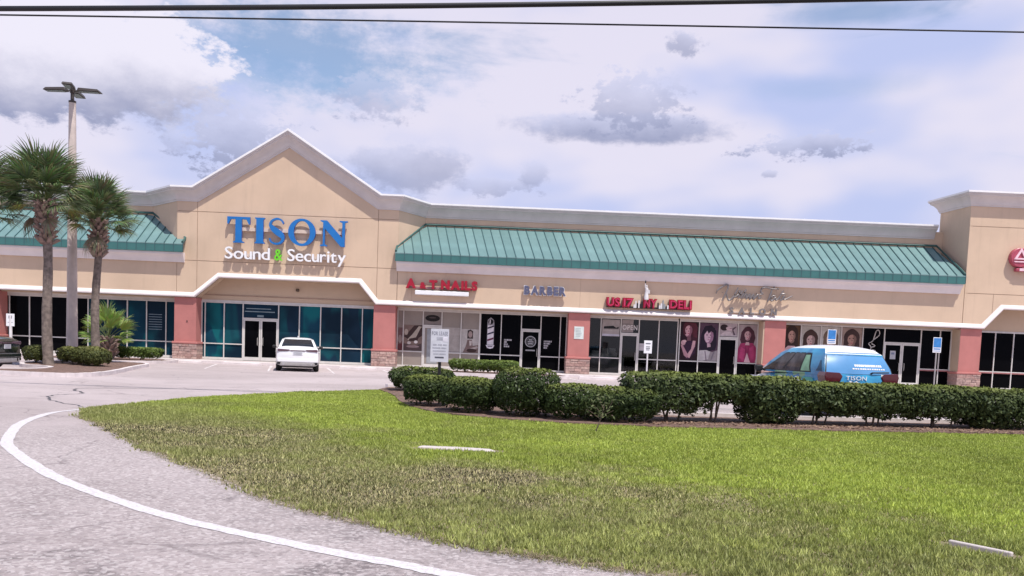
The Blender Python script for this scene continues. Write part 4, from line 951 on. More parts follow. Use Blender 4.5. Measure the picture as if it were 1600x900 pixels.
# ------------------------------------------------------------------ planting islands and beds
def island(poly, label, kw=.15, h=.13, straight=False):
    """kerb ring in short lengths with mulch inside"""
    P = smooth_path(poly+[poly[0]], 4)[:-1]; I = empty('planting_island', (P[0].x, P[0].y, 0)); tag(I, kind='structure')
    o = Vector((P[0].x, P[0].y, 0)); n = len(P)
    area = sum(P[k].x*P[(k+1) % n].y-P[(k+1) % n].x*P[k].y for k in range(n))
    inn = []
    for k in range(n):
        t = (P[(k+1) % n]-P[k-1]).normalized(); nn = Vector((-t.y, t.x, 0))*(1 if area > 0 else -1); inn.append(P[k]+nn*kw)
    for k in range(n):
        a, b, c, d = P[k]-o, P[(k+1) % n]-o, inn[(k+1) % n]-o, inn[k]-o; g = .003
        if (b-a).length < .05: continue
        e = (b-a).normalized()*g
        MB().slab([(a+e).to_2d(), (b-e).to_2d(), (c-e).to_2d(), (d+e).to_2d()], -.05, h+random.uniform(-.004, .004)).build('kerb_stone', KERB, I)
    mb = MB(); mb.slab([(p-o).to_2d() for p in inn], -.05, h-.02); mb.build('mulch', MULCH, I)
    return I
island([(-23, 27.3), (-18, 27.0), (-14.8, 26.75), (-13.0, 26.7), (-12.35, 27.6), (-12.6, 30.), (-13.6, 34), (-14.6, 38), (-16.5, 39), (-18.0, 38), (-17.9, 34.5), (-16.9, 32.3), (-15.4, 31.2), (-15.2, 28.9), (-18, 28.3), (-23, 28.4)], '')
island([(-21, 40.2), (-17.2, 39.9), (-15.8, 40.8), (-15.4, 43), (-16.2, 44.9), (-21, 45.2)], '')
island([(-3.6, 41.9), (0, 41.3), (3.1, 41.8), (3.4, 43.4), (2.4, 44.8), (-2.6, 44.9), (-3.6, 43.6)], '')
# strip bed behind the lawn for the clipped shrubs and the hedge
bed = smooth_path([(-3.4, 26.2), (-2.7, 23.8), (-2.15, 20.9), (-1.35, 18.7), (-.2, 17.55), (1.0, 17.05), (2.8, 16.95), (4.7, 17.15), (6.7, 17.5), (11.2, 18.5), (16, 19.8), (24, 22)], 5)
back = [Vector(p+(0,)) for p in ((24, 24.2), (16, 21.9), (9, 20.35), (4, 19.9), (2, 20.1), (.3, 21.2), (-.8, 23.2), (-1.1, 27.4), (-2.2, 28.3), (-3.3, 27.6))]
mb = MB(); mb.slab([p.to_2d() for p in bed+back], -.05, .045); mb.build('mulch_bed', MULCH)['kind'] = 'structure'
bk = smooth_path([tuple(p)[:2] for p in back], 4); kk = empty('kerb', (back[0].x, back[0].y, 0)); tag(kk, kind='structure')
for k in range(len(bk)-1):
    a, b = bk[k]-back[0], bk[k+1]-back[0]; t = (b-a).normalized(); nn = Vector((t.y, -t.x, 0))*.15; e = t*.003
    MB().slab([(a+e).to_2d(), (b-e).to_2d(), (b-e+nn).to_2d(), (a+e+nn).to_2d()], -.05, .13+random.uniform(-.004, .004)).build('kerb_stone', KERB, kk)

# ------------------------------------------------------------------ lawn
near = [(-7.47, 16.3), (-6.9, 15.1), (-5.94, 13.66), (-4.32, 11.21), (-3.31, 9.87), (-2.18, 8.27), (-1.43, 7.45), (-.83, 6.97), (-.3, 6.52), (.16, 6.25), (.6, 6.01), (1.16, 5.72), (2.6, 5.15), (6, 4.3), (14, 3.2), (30, 2.2)]
far = [(-7.24, 17.79), (-6.8, 20.0), (-5.89, 22.18), (-4.9, 24.1), (-3.95, 25.3), (-3.42, 26.0)]
lawn = smooth_path(near, 6)+[Vector((30, 24, 0)), Vector((24, 22, 0))]+bed[::-1]+smooth_path(far, 5)[::-1]
LP2 = np.array([p[:2] for p in lawn])
def vnoise(x, y, s, seed=0):
    r = np.random.default_rng(seed); g = r.random((64, 64)); x, y = x/s+17.3, y/s+9.1
    i, j = np.floor(x).astype(int), np.floor(y).astype(int); u, v = x-i, y-j; u, v = u*u*(3-2*u), v*v*(3-2*v)
    G = lambda a, b: g[a % 64, b % 64]
    return (G(i, j)*(1-u)+G(i+1, j)*u)*(1-v)+(G(i, j+1)*(1-u)+G(i+1, j+1)*u)*v
def inside(px, py, poly):
    r = np.zeros(len(px), bool); n = len(poly)
    for k in range(n):
        (x0, y0), (x1, y1) = poly[k], poly[(k+1) % n]
        if y0 == y1: continue
        c = (y0 > py) != (y1 > py); r ^= c & (px < (x1-x0)*(py-y0)/(y1-y0)+x0)
    return r
mb = MB(); mb.slab([p.to_2d() for p in lawn], -.05, .006); mb.build('lawn', SOIL)['kind'] = 'structure'
n = 2100000
px = RNG.uniform(-7.6, 20., n); py = 4.0+22.5*RNG.random(n)**1.55
edge_j = (vnoise(px, py, .35, 3)-.5)*.16+(vnoise(px, py, .045, 4)-.5)*.16+RNG.normal(0, .035, n)
ok = inside(px+edge_j, py+edge_j, LP2) & (px < py*.72+4.5)
ok &= ~((px > -1.15) & (px < .15) & (py > 11.98) & (py < 12.28)) & ~(np.abs((px-3.66)*.8+(py-7.0)*.6)+0*px < .10) | ((px < 3.5)|(px > 4.2)|(py < 6.4)|(py > 7.1)) & ok & ~((px > -1.15) & (px < .15) & (py > 11.98) & (py < 12.28))
px, py = px[ok], py[ok]
dry = np.clip(1.35-np.sqrt(((px+.5)/2.6)**2+((py-9.3)/1.7)**2), 0, 1)*.95
dry = np.maximum(dry, np.clip(1.2-np.sqrt(((px-2.3)/1.5)**2+((py-8.0)/.9)**2), 0, 1)*.7)
dry = np.maximum(dry, np.clip(1.35-np.sqrt(((px+4.6)/3.0)**2+((py-12.6)/2.4)**2), 0, 1)*.75)
dry = np.maximum(dry, np.clip(1.3-np.sqrt(((px+2.2)/2.4)**2+((py-9.8)/2.0)**2), 0, 1)*.8)
dry = np.clip(dry+(vnoise(px, py, .9, 5)-.5)*.7*(dry > .02)+(vnoise(px, py, .25, 6)-.55)*.5, 0, 1)
keep = RNG.random(len(px)) > dry*.35*(vnoise(px, py, .3, 8) > .45)
px, py, dry = px[keep], py[keep], dry[keep]; n = len(px)
dist = np.sqrt(px**2+py**2)
lush = np.array([.45, .52, .095]); deep = np.array([.17, .25, .040]); straw = np.array([.46, .39, .23]); oliv = np.array([.27, .27, .115])
EP = np.array([p[:2] for p in smooth_path(near, 4)]); dedge = np.full(n, 9.)
for e0 in EP: dedge = np.minimum(dedge, np.hypot(px-e0[0], py-e0[1]))
dull = np.clip(1-(dedge-1.3-1.2*(vnoise(px, py, 1.1, 31)-.5))/1.8, 0, 1)[:, None]
lush = lush*(1-dull)+np.array([.385, .40, .135])*dull; deep = deep*(1-dull)+np.array([.125, .16, .034])*dull
r = RNG.random((n, 1)); pt = vnoise(px, py, 1.7, 9)[:, None]*.6+vnoise(px, py, .35, 10)[:, None]*.4
col = lush*(1-.65*r)+deep*.65*r; col = col*(.78+.5*pt); tuft = vnoise(px, py, .055, 21)*.6+vnoise(px, py, .12, 22)*.4; near_ = np.clip((12-dist)/6, 0, 1); col = col*(1-(near_*.8+.1)[:, None]+(near_*.8+.1)[:, None]*(.25+1.5*tuft[:, None]))  # near the camera, shade between tufts is painted into the blade colour
d = dry[:, None]; col = col*(1-d)+(straw*(RNG.random((n, 1)) < .45)+oliv*(1)*(1-(RNG.random((n, 1)) < .45)))*d*.9
hgt = RNG.uniform(.022, .050, n)*(1-.35*dry)*(.8+.5*vnoise(px, py, .5, 11))*(.55+.9*tuft); wd = (.0040+.00046*dist)*RNG.uniform(.7, 1.3, n)
th = RNG.uniform(0, 2*math.pi, n); ln = RNG.uniform(.1, .9, n)*hgt; la = RNG.uniform(0, 2*math.pi, n)
B0 = np.c_[px-np.cos(th)*wd, py-np.sin(th)*wd, np.full(n, .003)]; B1 = np.c_[px+np.cos(th)*wd, py+np.sin(th)*wd, np.full(n, .003)]
T = np.c_[px+np.cos(la)*ln, py+np.sin(la)*ln, .004+hgt]
V = np.stack([B0, B1, T], 1).reshape(-1, 3); F = np.arange(3*n).reshape(-1, 3)
GRASSM = mat('grass blade', (1, 1, 1), .55, attr='Col', trans=.25)
g = bpy.data.objects.new('grass', np_mesh('grass', V, F, np.repeat(col, 3, 0), GRASSM)); link(g); g['kind'] = 'stuff'
# worn dirt lip and stray thatch along the lawn edge
lipn = smooth_path(near[1:13], 14); mb = MB()
for k, p in enumerate(lipn): pass
def wob_(k, s): return math.sin(k*.9+s)*.03+math.sin(k*2.3+2*s)*.02+random.uniform(-.02, .02)
LIPM = mat('sandy dirt', (.40, .33, .29), .95, .25, 5., .6, 40.); prev = None
for k, p in enumerate(lipn):
    t_ = (lipn[min(k+1, len(lipn)-1)]-lipn[max(k-1, 0)]).normalized(); nn = Vector((t_.y, -t_.x, 0)); nn = nn if nn.x+nn.y < 0 else -nn
    cur = (p-nn*.12, p+nn*(.05+wob_(k, 1.)+.03*(k % 3 == 0)))
    if prev: mb.face([(*prev[0][:2], .003), (*prev[1][:2], .003), (*cur[1][:2], .003), (*cur[0][:2], .003)])
    prev = cur
tag(mb.build('dirt_edge', LIPM), kind='structure')
idx = RNG.integers(0, len(lipn)-1, 9000); f_ = RNG.random(9000); P0 = np.array([p[:2] for p in lipn]); c = P0[idx]*(1-f_[:, None])+P0[idx+1]*f_[:, None]
dn = np.array([-.75, -.66]); c = c+dn*np.abs(RNG.normal(0, .075, 9000))[:, None]+RNG.normal(0, .03, (9000, 2)); a_ = RNG.uniform(0, 6.283, 9000); l_ = RNG.uniform(.012, .05, 9000)
B0 = np.c_[c, np.full(9000, .005)]; B1 = B0+np.c_[-np.sin(a_)*.006, np.cos(a_)*.006, np.zeros(9000)]; T = B0+np.c_[np.cos(a_)*l_, np.sin(a_)*l_, RNG.uniform(.003, .02, 9000)]
cl = np.where(RNG.random((9000, 1)) < .6, np.array([[.34, .27, .17]]), np.array([[.20, .21, .07]]))*RNG.uniform(.6, 1.2, (9000, 1))
g = bpy.data.objects.new('thatch', np_mesh('thatch', np.stack([B0, B1, T], 1).reshape(-1, 3), np.arange(27000).reshape(-1, 3), np.repeat(cl, 3, 0), GRASSM)); link(g); g['kind'] = 'stuff'
# concrete pieces half sunk in the grass
o = bevel(MB().slab([(-.05, -.14), (.45, -.24), (.85, -.36), (1.02, -.30), (.95, -.12), (.5, .0), (.0, .0)], -.02, .032).build('concrete_cover', CONC, None, (-.98, 12.35, .0)), .015)
tag(o, 'flat pale concrete cover half sunk in the lawn below the clipped shrubs', 'cover')
o = bevel(MB().slab([(0, 0), (.28, -.40), (.315, -.38), (.035, .025)], -.02, .045).build('edging_stone', CONC, None, (3.66, 7.0, 0)), .01)
tag(o, 'narrow pale edging stone in the grass at the lower right', 'stone')

# ------------------------------------------------------------------ shrubs
LEAF = mat('shrub leaf', (1, 1, 1), .62, attr='Col', trans=.08, ior=1.3)
BARK = mat('grey brown bark', (.16, .115, .09), .9, .3, 12., .7, 30.)
def foliage(n, rx, ry, z0, z1, L, seed, p=3.2, cols=((.016, .030, .008), (.052, .078, .020)), top=(.19, .22, .05), lump=.10, ragged=.10, core=.4, taper=.16):
    r = np.random.default_rng(seed)
    d = r.normal(size=(n, 3)); d /= np.abs(d).max(1, keepdims=True)
    d /= (np.abs(d)**p).sum(1, keepdims=True)**(1/p)
    dep = np.where(r.random(n) < core, r.uniform(.45, .9, n), 1-np.abs(r.normal(0, .06, n)))
    f = vnoise(d[:, 0]*rx*3+seed, d[:, 1]*ry*3+d[:, 2]*2.2, .9, seed % 50)
    dep *= 1-lump+2*lump*f
    h = (z1-z0)/2; c = np.c_[d[:, 0]*rx, d[:, 1]*ry, d[:, 2]*h+h+z0]*1.0; c[:, :2] *= dep[:, None]; c[:, 2] = z0+h+(c[:, 2]-z0-h)*dep; c[:, :2] *= (1-taper*np.clip(1-(c[:, 2:]-z0)/(z1-z0)*1.25, 0, 1))
    low = c[:, 2] > z0+ragged*vnoise(c[:, 0], c[:, 1], .16, seed % 40+3)*2.2
    c, d, dep = c[low], d[low], dep[low]; n = len(c)
    N = d/np.array([rx, ry, h]); N /= np.linalg.norm(N, axis=1, keepdims=True)
    N = N+r.normal(0, .5, (n, 3)); N /= np.linalg.norm(N, axis=1, keepdims=True)
    a = np.cross(N, r.normal(size=(n, 3))); a /= np.linalg.norm(a, axis=1, keepdims=True); b = np.cross(N, a)
    s = L*r.uniform(.65, 1.25, (n, 1)); k = r.uniform(.0, .25, (n, 1))
    V = np.stack([c-a*s, c+b*s*.48+N*s*k, c+a*s, c-b*s*.48+N*s*k], 1).reshape(-1, 3)
    t = r.random((n, 1)); hi = np.clip((c[:, 2:]-z1+.16)/.16, 0, 1)*np.clip((dep[:, None]-.8)/.2, 0, 1)   # sunlight on the sheared top is painted in as a paler green
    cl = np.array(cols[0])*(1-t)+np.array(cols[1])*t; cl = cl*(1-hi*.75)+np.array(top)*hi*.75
    pale = (r.random((n, 1)) < .035)*(1-hi); cl = cl*(1-pale)+np.array((.14, .17, .10))*pale
    return np_mesh('foliage', V, np.arange(4*n).reshape(-1, 4), np.repeat(cl, 4, 0), LEAF)
def shrub(name, x, y, rz, rx, ry, z0, z1, n, label, group, seed, L=.036, stems=3, cat='shrub', zb=.03, **kw):
    s = tag(empty(name, (x, y, zb), rz), label, cat, group)
    o = bpy.data.objects.new('foliage', foliage(n, rx, ry, z0, z1, L, seed, **kw)); link(o, s)
    r = random.Random(seed)
    for k in range(stems):
        bx, by = r.uniform(-.3, .3)*rx, r.uniform(-.2, .5)*ry
        pts = [(bx, by, -.05)]
        for j in range(1, 4): pts.append((bx+r.uniform(-.12, .12)*j, by+r.uniform(-.1, .1)*j, z0+(z1-z0)*.2*j+.05))
        MB().tube(pts, [.022, .018, .013, .008], 6).build('stem', BARK, s)
    return s
G1 = 'clipped round shrubs at the edge of the lawn'
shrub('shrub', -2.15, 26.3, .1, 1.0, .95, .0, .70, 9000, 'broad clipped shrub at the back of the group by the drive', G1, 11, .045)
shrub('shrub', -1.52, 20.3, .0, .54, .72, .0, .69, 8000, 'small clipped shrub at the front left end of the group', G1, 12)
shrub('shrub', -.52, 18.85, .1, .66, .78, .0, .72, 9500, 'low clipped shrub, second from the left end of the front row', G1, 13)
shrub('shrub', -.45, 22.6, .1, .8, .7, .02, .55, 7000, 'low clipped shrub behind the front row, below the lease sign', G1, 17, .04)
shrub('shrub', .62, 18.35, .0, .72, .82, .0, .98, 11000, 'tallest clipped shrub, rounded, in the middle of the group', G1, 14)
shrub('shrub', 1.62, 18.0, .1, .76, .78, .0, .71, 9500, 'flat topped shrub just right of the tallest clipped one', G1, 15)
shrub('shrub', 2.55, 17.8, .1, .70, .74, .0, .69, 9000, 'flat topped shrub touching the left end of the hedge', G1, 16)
G2 = 'shrubs of the clipped hedge in front of the blue car'
hs = [(3.55, .85, .07, .18, 'first shrub at the left end of the hedge, bushy to the ground'), (4.75, .75, .36, .14, 'thin based hedge shrub with a bright gap under it'), (5.75, .62, .02, .02, 'hedge shrub solid to the ground just right of the bright gap'),
      (6.9, .82, .14, .14, 'hedge shrub left of the blue car, its base open'), (8.25, .88, .13, .12, 'hedge shrub directly below the rear window of the blue car'), (9.7, .9, .12, .12, 'hedge shrub below the right tail lamp of the blue car'),
      (11.05, .78, .03, .03, 'dense hedge shrub right of the blue car, bushy to the ground'), (12.4, .8, .12, .12, 'last hedge shrub, cut by the right edge of the picture')]
for k, (x, rx, z0, rg, lab) in enumerate(hs):
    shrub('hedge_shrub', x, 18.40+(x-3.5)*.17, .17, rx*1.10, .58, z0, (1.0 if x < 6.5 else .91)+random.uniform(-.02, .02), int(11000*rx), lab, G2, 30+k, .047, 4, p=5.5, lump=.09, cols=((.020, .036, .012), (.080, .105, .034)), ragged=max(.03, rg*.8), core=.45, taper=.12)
G3 = 'low clipped shrubs under the palms'
for k, (x, y, rx, h, lab) in enumerate(((-17.35, 34.2, .42, .70, 'low dark shrub left of the tall palm trunk'), (-16.1, 34.6, .60, .66, 'low shrub between the tall palm trunk and the lamp post'), (-15.3, 33.9, .62, .70, 'wide low shrub under the second palm'), (-14.65, 33.2, .48, .66, 'low shrub at the right end of the palm island'))):
    shrub('shrub', x, y, 0, rx, .55, .0, h, 4500, lab, G3, 50+k, .05, 3, zb=.1, cols=((.05, .065, .018), (.12, .13, .04)), top=(.22, .22, .07))
G4 = 'low hedges near the shop walk'
for k, (x, y, rx, h, lab) in enumerate(((-18.3, 42.6, .8, .62, 'low flat hedge left of the small fan palm'), (-16.65, 42.5, .95, .60, 'low flat hedge right of the small fan palm'), (-1.35, 43.2, .95, .62, 'low hedge left half on the island before the nail shop'), (.15, 43.2, .95, .62, 'low hedge right half on the island before the striped pole window'))):
    shrub('shrub', x, y, 0, rx, .55, .03, h, 4500, lab, G4, 60+k, .055, 3, zb=.11, p=5., top=(.20, .26, .06), cols=((.06, .10, .02), (.12, .17, .035)))
# thin bare sapling in the lawn before the shrubs
s = tag(empty('sapling', (1.78, 15.5, .02)), 'thin leaning sapling with a few leaves in the lawn before the hedge', 'sapling')
MB().tube([(0, 0, 0), (.03, 0, .10), (.09, .0, .28), (.12, 0, .42), (.13, 0, .52)], [.013, .011, .009, .006, .003], 6).build('trunk', BARK, s)
mb = MB()
for (a, b, c) in (((.09, 0, .28), (.0, .03, .42), (-.12, .04, .50)), ((.10, 0, .32), (.20, -.03, .42), (.27, -.02, .55)), ((.12, 0, .40), (.06, .04, .52), (.02, .05, .62)), ((.07, 0, .22), (-.06, -.02, .32), (-.16, 0, .38)), ((.09, 0, .27), (.20, .04, .33), (.30, .05, .38))): mb.tube([a, b, c], [.006, .004, .002], 5)
mb.build('branch', BARK, s)
r = np.random.default_rng(77); n = 90; c = np.c_[r.normal(.06, .14, n), r.normal(0, .06, n), r.uniform(.26, .66, n)]
a = r.normal(size=(n, 3)); a /= np.linalg.norm(a, axis=1, keepdims=True); b = np.cross(a, r.normal(size=(n, 3))); b /= np.linalg.norm(b, axis=1, keepdims=True)
V = np.stack([c-a*.045, c+b*.016, c+a*.045, c-b*.016], 1).reshape(-1, 3)
link(bpy.data.objects.new('leaves', np_mesh('leaves', V, np.arange(4*n).reshape(-1, 4), np.repeat(np.array([[.10, .12, .05]])*r.uniform(.6, 1.5, (n, 1)), 4, 0), LEAF)), s)

# ------------------------------------------------------------------ palms
FROND = mat('palm leaf', (1, 1, 1), .38, attr='Col', trans=.15)
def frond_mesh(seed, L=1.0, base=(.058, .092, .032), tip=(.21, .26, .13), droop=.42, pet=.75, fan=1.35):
    """costapalmate leaf: a petiole along +x, then a folded fan of narrow drooping leaflets"""
    r = random.Random(seed); V = []; F = []; Cc = []
    def quad(pts, c0, c1):
        i = len(V); V.extend(pts); F.append((i, i+1, i+2, i+3)); Cc.extend((c0, c0, c1, c1))
    prev = (0, 0, 0); sag = lambda t: -.10*t*t*L
    for k in range(4):
        t0, t1 = k/4*pet, (k+1)/4*pet
        for s in (0, 1):
            w = .018; a, b = (t0*L, 0, sag(t0)), (t1*L, 0, sag(t1))
            quad([(a[0], -w*(1-s), a[2]+.012*s), (a[0], w*(s or 1), a[2]-.012*s), (b[0], w*(s or 1), b[2]-.012*s), (b[0], -w*(1-s), b[2]+.012*s)], (.14, .17, .06), (.12, .16, .06))
    h = Vector((pet*L, 0, sag(pet))); m = 26
    for k in range(m):
        a = -fan+2*fan*k/(m-1)+r.uniform(-.03, .03); ll = L*(.78-.20*(a/fan)**2)*r.uniform(.85, 1.08); w = .030*L*(1-.15*abs(a))
        o = h+Vector((.12*L*(1-abs(a)/fan), 0, .0)); dr = Vector((math.cos(a), math.sin(a), .16-.10*abs(a))); sd = Vector((-math.sin(a), math.cos(a), 0)); tilt = r.uniform(-.3, .3)
        up = Vector((0, 0, 1)); pts = []
        for j in range(5):
            t = j/4; p = o+dr*ll*t-up*(droop*r.uniform(.8, 1.2)*ll*t**2.6)
            ww = w*(.35+1.3*t if t < .4 else .87*(1-t)/.6+.03)
            pts.append((p-sd*ww+up*ww*tilt, p+sd*ww-up*ww*tilt))
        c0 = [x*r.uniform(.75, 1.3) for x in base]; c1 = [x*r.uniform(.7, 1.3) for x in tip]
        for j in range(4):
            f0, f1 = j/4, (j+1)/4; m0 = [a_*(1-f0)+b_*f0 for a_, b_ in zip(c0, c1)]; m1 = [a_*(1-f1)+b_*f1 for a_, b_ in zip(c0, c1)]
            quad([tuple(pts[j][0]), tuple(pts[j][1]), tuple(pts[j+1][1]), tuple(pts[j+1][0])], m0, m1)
    return np_mesh('frond', np.array(V), np.array(F), np.array(Cc), FROND)
GREENF = [frond_mesh(k) for k in range(5)]
YELF = [frond_mesh(20+k, base=(.16, .17, .03), tip=(.24, .24, .06)) for k in range(2)]
DEADF = [frond_mesh(30+k, base=(.16, .13, .08), tip=(.26, .22, .15), droop=.9) for k in range(2)]
BOOT = mat('dry leaf boot', (.25, .175, .15), .9, .35, 10., .5, 40.); TRUNKM = mat('palm trunk bark', (.19, .15, .13), .95, .35, 7., .9, 22.)
def boot_mesh():
    mb = MB(); mb.v = [(-.07, 0, 0), (.07, 0, 0), (.05, .16, .20), (-.05, .16, .20), (-.08, .03, -.05), (.08, .03, -.05), (.045, .20, .17), (-.045, .20, .17)]
    mb.f = [(0, 1, 2, 3), (7, 6, 5, 4), (0, 4, 5, 1), (1, 5, 6, 2), (2, 6, 7, 3), (3, 7, 4, 0)]; mb.mi = [0]*6; return mb.mesh('boot', BOOT)
BM = boot_mesh()
def palm(x, y, h0, hc, L, lean, nf, label, seed, trunk_r=.19, cat='palm tree', yellow=3, dead=2, boots=True, meshes=None, zb=.1, name='palm_tree', up0=-.75):
    r = random.Random(seed); t = tag(empty(name, (x, y, zb)), label, cat)
    pts = []; rad = []
    for k in range(15):
        u = k/14; pts.append((lean*u+.05*math.sin(u*7+seed), .02*math.sin(u*5), -.1+(hc+.1)*u)); rad.append(trunk_r*(1.18-.28*u+.05*math.sin(k*2.3+seed))*(1.15 if k == 0 else 1))
    T = MB().tube(pts, rad, 14).build('trunk', TRUNKM, t, smooth=60)
    cx = lambda z: lean*z/hc
    if boots:
        z = h0; k = 0
        while z < hc+.05:
            for j in range(8):
                a = 2*math.pi*(j+.5*(k % 2))/8+r.uniform(-.15, .15); rr = trunk_r*.84
                same(BM, 'boot', T, (cx(z)-math.sin(a)*rr, math.cos(a)*rr, z), (r.uniform(-.25, .1), r.uniform(-.2, .2), a), (r.uniform(.9, 1.3), r.uniform(1.0, 1.6), r.uniform(.8, 1.3)))
            z += .14; k += 1
    Cr = empty('crown', (cx(hc), 0, hc+.1), 0, t)
    MM = meshes or GREENF; ga = 2.39996
    for k in range(nf):
        u = (k+.5)/nf; elv = math.radians(88-96*u**.9)+r.uniform(-.14, .14); a = k*ga+r.uniform(-.25, .25)
        me = r.choice(MM)
        if k >= nf-dead: me = r.choice(DEADF); elv = math.radians(-45)+r.uniform(-.15, .2)
        elif k >= nf-dead-yellow and not meshes: me = r.choice(YELF)
        s = L*r.uniform(.88, 1.08)*(.70+.30*max(0, math.sin(elv)))
        same(me, 'frond', Cr, (math.cos(a)*.06, math.sin(a)*.06, -.25*u+.05), (r.uniform(-.5, .5), -elv, a), (s, s, s))
    return t
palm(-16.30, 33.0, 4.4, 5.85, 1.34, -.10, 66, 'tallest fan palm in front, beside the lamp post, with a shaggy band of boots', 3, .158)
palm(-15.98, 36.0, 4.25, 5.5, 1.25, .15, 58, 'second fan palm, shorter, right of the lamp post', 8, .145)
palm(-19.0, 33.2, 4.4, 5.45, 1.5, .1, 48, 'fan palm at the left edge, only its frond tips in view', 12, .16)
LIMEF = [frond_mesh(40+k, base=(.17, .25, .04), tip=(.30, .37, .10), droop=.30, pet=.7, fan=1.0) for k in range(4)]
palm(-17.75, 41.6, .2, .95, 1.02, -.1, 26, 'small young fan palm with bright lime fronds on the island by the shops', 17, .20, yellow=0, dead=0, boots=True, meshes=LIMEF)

# ------------------------------------------------------------------ lamp post, posts and small signs
POLEM = mat('spun concrete', (.58, .49, .45), .85, .10, 2.5, .2, 40., stain=.25)
t = tag(empty('lamp_post', (-17.33, 37.0, .1)), 'tall concrete lamp post with four flat heads rising behind the palms', 'lamp post')
MB().tube([(0, 0, -.1), (0, 0, 3.0), (0, 0, 6.), (0, 0, 10.35)], [.235, .20, .175, .135], 14).build('pole', POLEM, t, smooth=60)
HM = mat('bronze lamp housing', (.055, .045, .042), .5, .1); LED = mat('lamp lens', (.10, .10, .10), .3)
MB().lathe([(.14, 10.34), (.145, 10.42), (.07, 10.45), (.07, 10.72), (.10, 10.74), (.10, 10.86), (.03, 10.88)], 0, 0, 12).build('bracket', HM, t, smooth=40)
hd = None
for k, a in enumerate((.06, math.pi-.05, math.pi/2+.15, -math.pi/2+.25)):
    e = MB(); e.v = [(.22, -.17, 10.80), (1.12, -.20, 10.80), (1.12, .20, 10.80), (.22, .17, 10.80), (.26, -.15, 10.93), (1.02, -.17, 10.90), (1.02, .17, 10.90), (.26, .15, 10.93)]
    e.f = [(3, 2, 1, 0), (4, 5, 6, 7), (0, 1, 5, 4), (1, 2, 6, 5), (2, 3, 7, 6), (3, 0, 4, 7)]; e.mi = [0]*6; e.box(.06, .24, -.03, .03, 10.79, 10.85)
    h = bevel(e.build('lamp_head', HM, t, (0, 0, 0), a), .015, 1)
    MB().box(.32, 1.02, -.14, .14, 10.785, 10.798).build('lens', LED, h)
def post_sign(x, y, z0, z1, w, face, label, post, prints, pr=.03, zb=0.):
    s = tag(empty('post_sign', (x, y, zb)), label, 'sign', 'small signs on posts along the shop walk')
    MB().tube([(0, 0, -.05), (0, 0, z1-.05)], pr, 8).build('post', post, s)
    p = bevel(MB().box(-w/2, w/2, -.045, -.033, z0, z1).build('sign_panel', face, s), .03, 2)
    for (a, b, c, d, m) in prints: MB().box(-w/2+w*a, -w/2+w*b, -.049, -.046, z0+(z1-z0)*c, z0+(z1-z0)*d).build('sign_print', m, p)
    return s, p
DKP = prt((.10, .10, .13)); BLP = prt((.05, .22, .55)); GALV = mat('galvanised post', (.42, .40, .39), .5, .1, 5., metal=.4); WPOST = mat('white post', (.68, .65, .66), .6)
post_sign(-23.55, 44.0, 1.45, 2.05, .40, WHITE, 'small white sign on a white post near the dark car at the left edge', WPOST, [(.3, .7, .62, .85, DKP), (.2, .8, .28, .34, prt((.4, .4, .44)))], .07)
post_sign(6.74, 40.0, 1.36, 1.93, .36, WHITE, 'white parking sign on a post before the deli, behind the hedge', WPOST, [(.2, .8, .72, .80, DKP), (.25, .75, .48, .54, DKP), (.25, .75, .36, .42, DKP), (.3, .7, .24, .30, DKP)], .035)
def access_symbol(p, z, k=.1):
    """white wheelchair figure"""
    m = prt((.80, .80, .84)); mb = MB(); yy = -.0485
    for q_ in range(10):
        a, b = 2.2+q_*.42, 2.2+(q_+1)*.42
        mb.face([(k*(.0+.62*math.cos(a)), yy, z+k*(-.35+.62*math.sin(a))), (k*.62*math.cos(b), yy, z+k*(-.35+.62*math.sin(b))), (k*.46*math.cos(b), yy, z+k*(-.35+.46*math.sin(b))), (k*.46*math.cos(a), yy, z+k*(-.35+.46*math.sin(a)))])
    for poly in ([(-.12, .75), (.0, .75), (.05, -.12), (-.10, -.12)], [(.0, .28), (.38, .28), (.38, .16), (.0, .16)], [(-.10, .0), (.52, .0), (.74, -.62), (.60, -.66), (.42, -.12), (-.10, -.12)]):
        mb.face([(k*a, yy, z+k*b) for a, b in poly])
    mb.face([(k*(-.06+.15*math.cos(a)), yy, z+k*(.98+.15*math.sin(a))) for a in np.linspace(0, 2*math.pi, 12, endpoint=False)])
    mb.build('access_symbol', m, p)
for (x, y, z0, z1, lab) in ((21.8, 44.2, 1.95, 2.70, 'blue accessible parking sign on a post left of the right hand pillar'), (16.15, 43.2, 2.15, 2.85, 'blue accessible parking sign in front of the salon posters, above the blue car')):
    s, p = post_sign(x, y, z0, z1, .42, WHITE, lab, GALV, [(.06, .94, .34, .96, BLP), (.10, .90, .20, .28, BLP), (.10, .90, .08, .14, prt((.3, .4, .6)))], .035)
    access_symbol(p, z0+(z1-z0)*.63, .165)
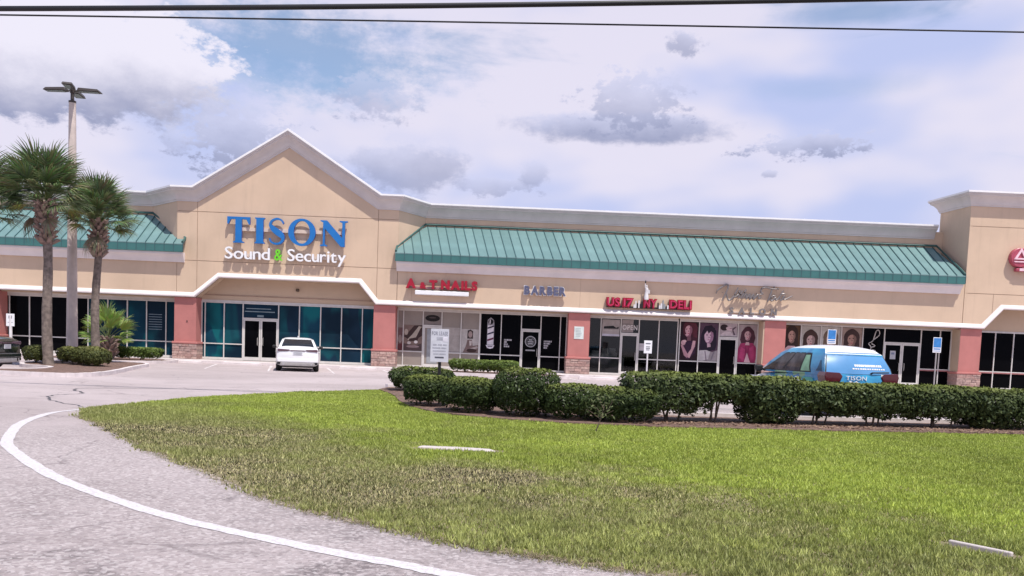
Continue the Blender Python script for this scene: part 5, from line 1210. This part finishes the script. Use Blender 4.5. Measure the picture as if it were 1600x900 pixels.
# lease sign on a black post among the shrubs
s = tag(empty('lease_sign', (-1.52, 24.0, .03)), 'white lease sign on a short black post among the clipped shrubs', 'sign')
MB().box(-.03, .05, -.0, .06, -.1, 1.2).build('post', mat('black post', (.012, .012, .013), .6), s)
p = MB().box(-.24, .24, -.03, -.003, .92, 1.80).build('sign_panel', mat('grey white sign panel', (.60, .60, .66), .5, .06, 6.), s)
GP = prt((.26, .26, .32)); GP2 = prt((.42, .42, .48))
letters('FOR LEASE', -.21, .21, 1.63, .10, .003, .015, GP, p, y=-.034, gap=.12, joined=True, name='lettering')
mb = MB()
for (z, xs, h) in ((1.50, [(-.08, .10)], .08), (1.36, [(-.18, -.08), (-.05, .06), (.09, .19)], .035), (1.28, [(-.19, .02), (.05, .18)], .03), (1.20, [(-.18, .17)], .03), (1.12, [(-.16, -.02), (.0, .17)], .03)):
    for a, b in xs: mb.box(a, b, -.034, -.0315, z, z+h)
mb.build('print', GP2, p)['kind'] = 'stuff'; MB().box(-.12, .12, -.034, -.0315, 1.02, 1.06).build('print', DKP, p)
bevel(MB().box(.08, .21, -.0345, -.0315, 1.46, 1.58).build('sticker', prt((.75, .72, .80)), p), .002, 1)
# white bollard by the walk and cloud of litter leaves under the hedge
o = tag(empty('bollard', (5.6, 38.5, 0)), 'short white bollard beside the left end of the hedge, before the deli', 'bollard')
MB().lathe([(.075, -.05), (.075, .50), (.06, .545), (.02, .56)], 0, 0, 14).build('bollard_post', WPOST, o, smooth=40); MB().lathe([(.078, .38), (.078, .46)], 0, 0, 14).build('band', mat('grey band', (.4, .4, .42), .5), o)
r = np.random.default_rng(5); n = 2600
x = r.uniform(2.6, 15, n); y = 17.15+(x-3)*.155+np.abs(r.normal(0, .5, n)); c = np.c_[x, y, np.full(n, .052)+r.uniform(0, .02, n)]
a = np.c_[r.normal(size=(n, 2)), r.normal(0, .25, n)]; a /= np.linalg.norm(a, axis=1, keepdims=True); b = np.cross(a, np.array([0, 0, 1.])+r.normal(0, .3, (n, 3)))
sz = r.uniform(.015, .045, (n, 1)); V = np.stack([c-a*sz, c+b*sz*.5, c+a*sz, c-b*sz*.5], 1).reshape(-1, 3); V[:, 2] = np.maximum(V[:, 2], .047)
t_ = r.random((n, 1)); cl = np.array([[.20, .12, .085]])*(1-t_)+np.array([[.36, .25, .18]])*t_
o = bpy.data.objects.new('leaf_litter', np_mesh('leaf_litter', V, np.arange(4*n).reshape(-1, 4), np.repeat(cl, 4, 0), LEAF)); link(o); o['kind'] = 'stuff'

# ------------------------------------------------------------------ overhead cables along the road
CAB = mat('black cable sheath', (.012, .012, .016), .5)
def cable(zs, y, rad, label):
    """hangs as a shallow curve from pole to pole, beyond both edges of the view"""
    (x0, z0), (x1, z1), (x2, z2) = zs; A = np.array([[x*x, x, 1] for x in (x0, x1, x2)]); k = np.linalg.solve(A, np.array([z0, z1, z2]))
    xs = np.linspace(-34, 30, 33); o = MB().tube([(x, y, k[0]*x*x+k[1]*x+k[2]) for x in xs], rad, 8).build('overhead_cable', CAB, None, smooth=80)
    return tag(o, label, 'cable', 'cables strung along the road')
cable([(-10.9, 8.22), (.05, 8.80), (8.8, 9.34)], 20., .058, 'thick black cable, the upper of the two sagging across the top')
cable([(-10.9, 8.16), (.05, 8.49), (11.2, 8.80)], 20.2, .019, 'thin black cable that drops below the thick one towards the right')
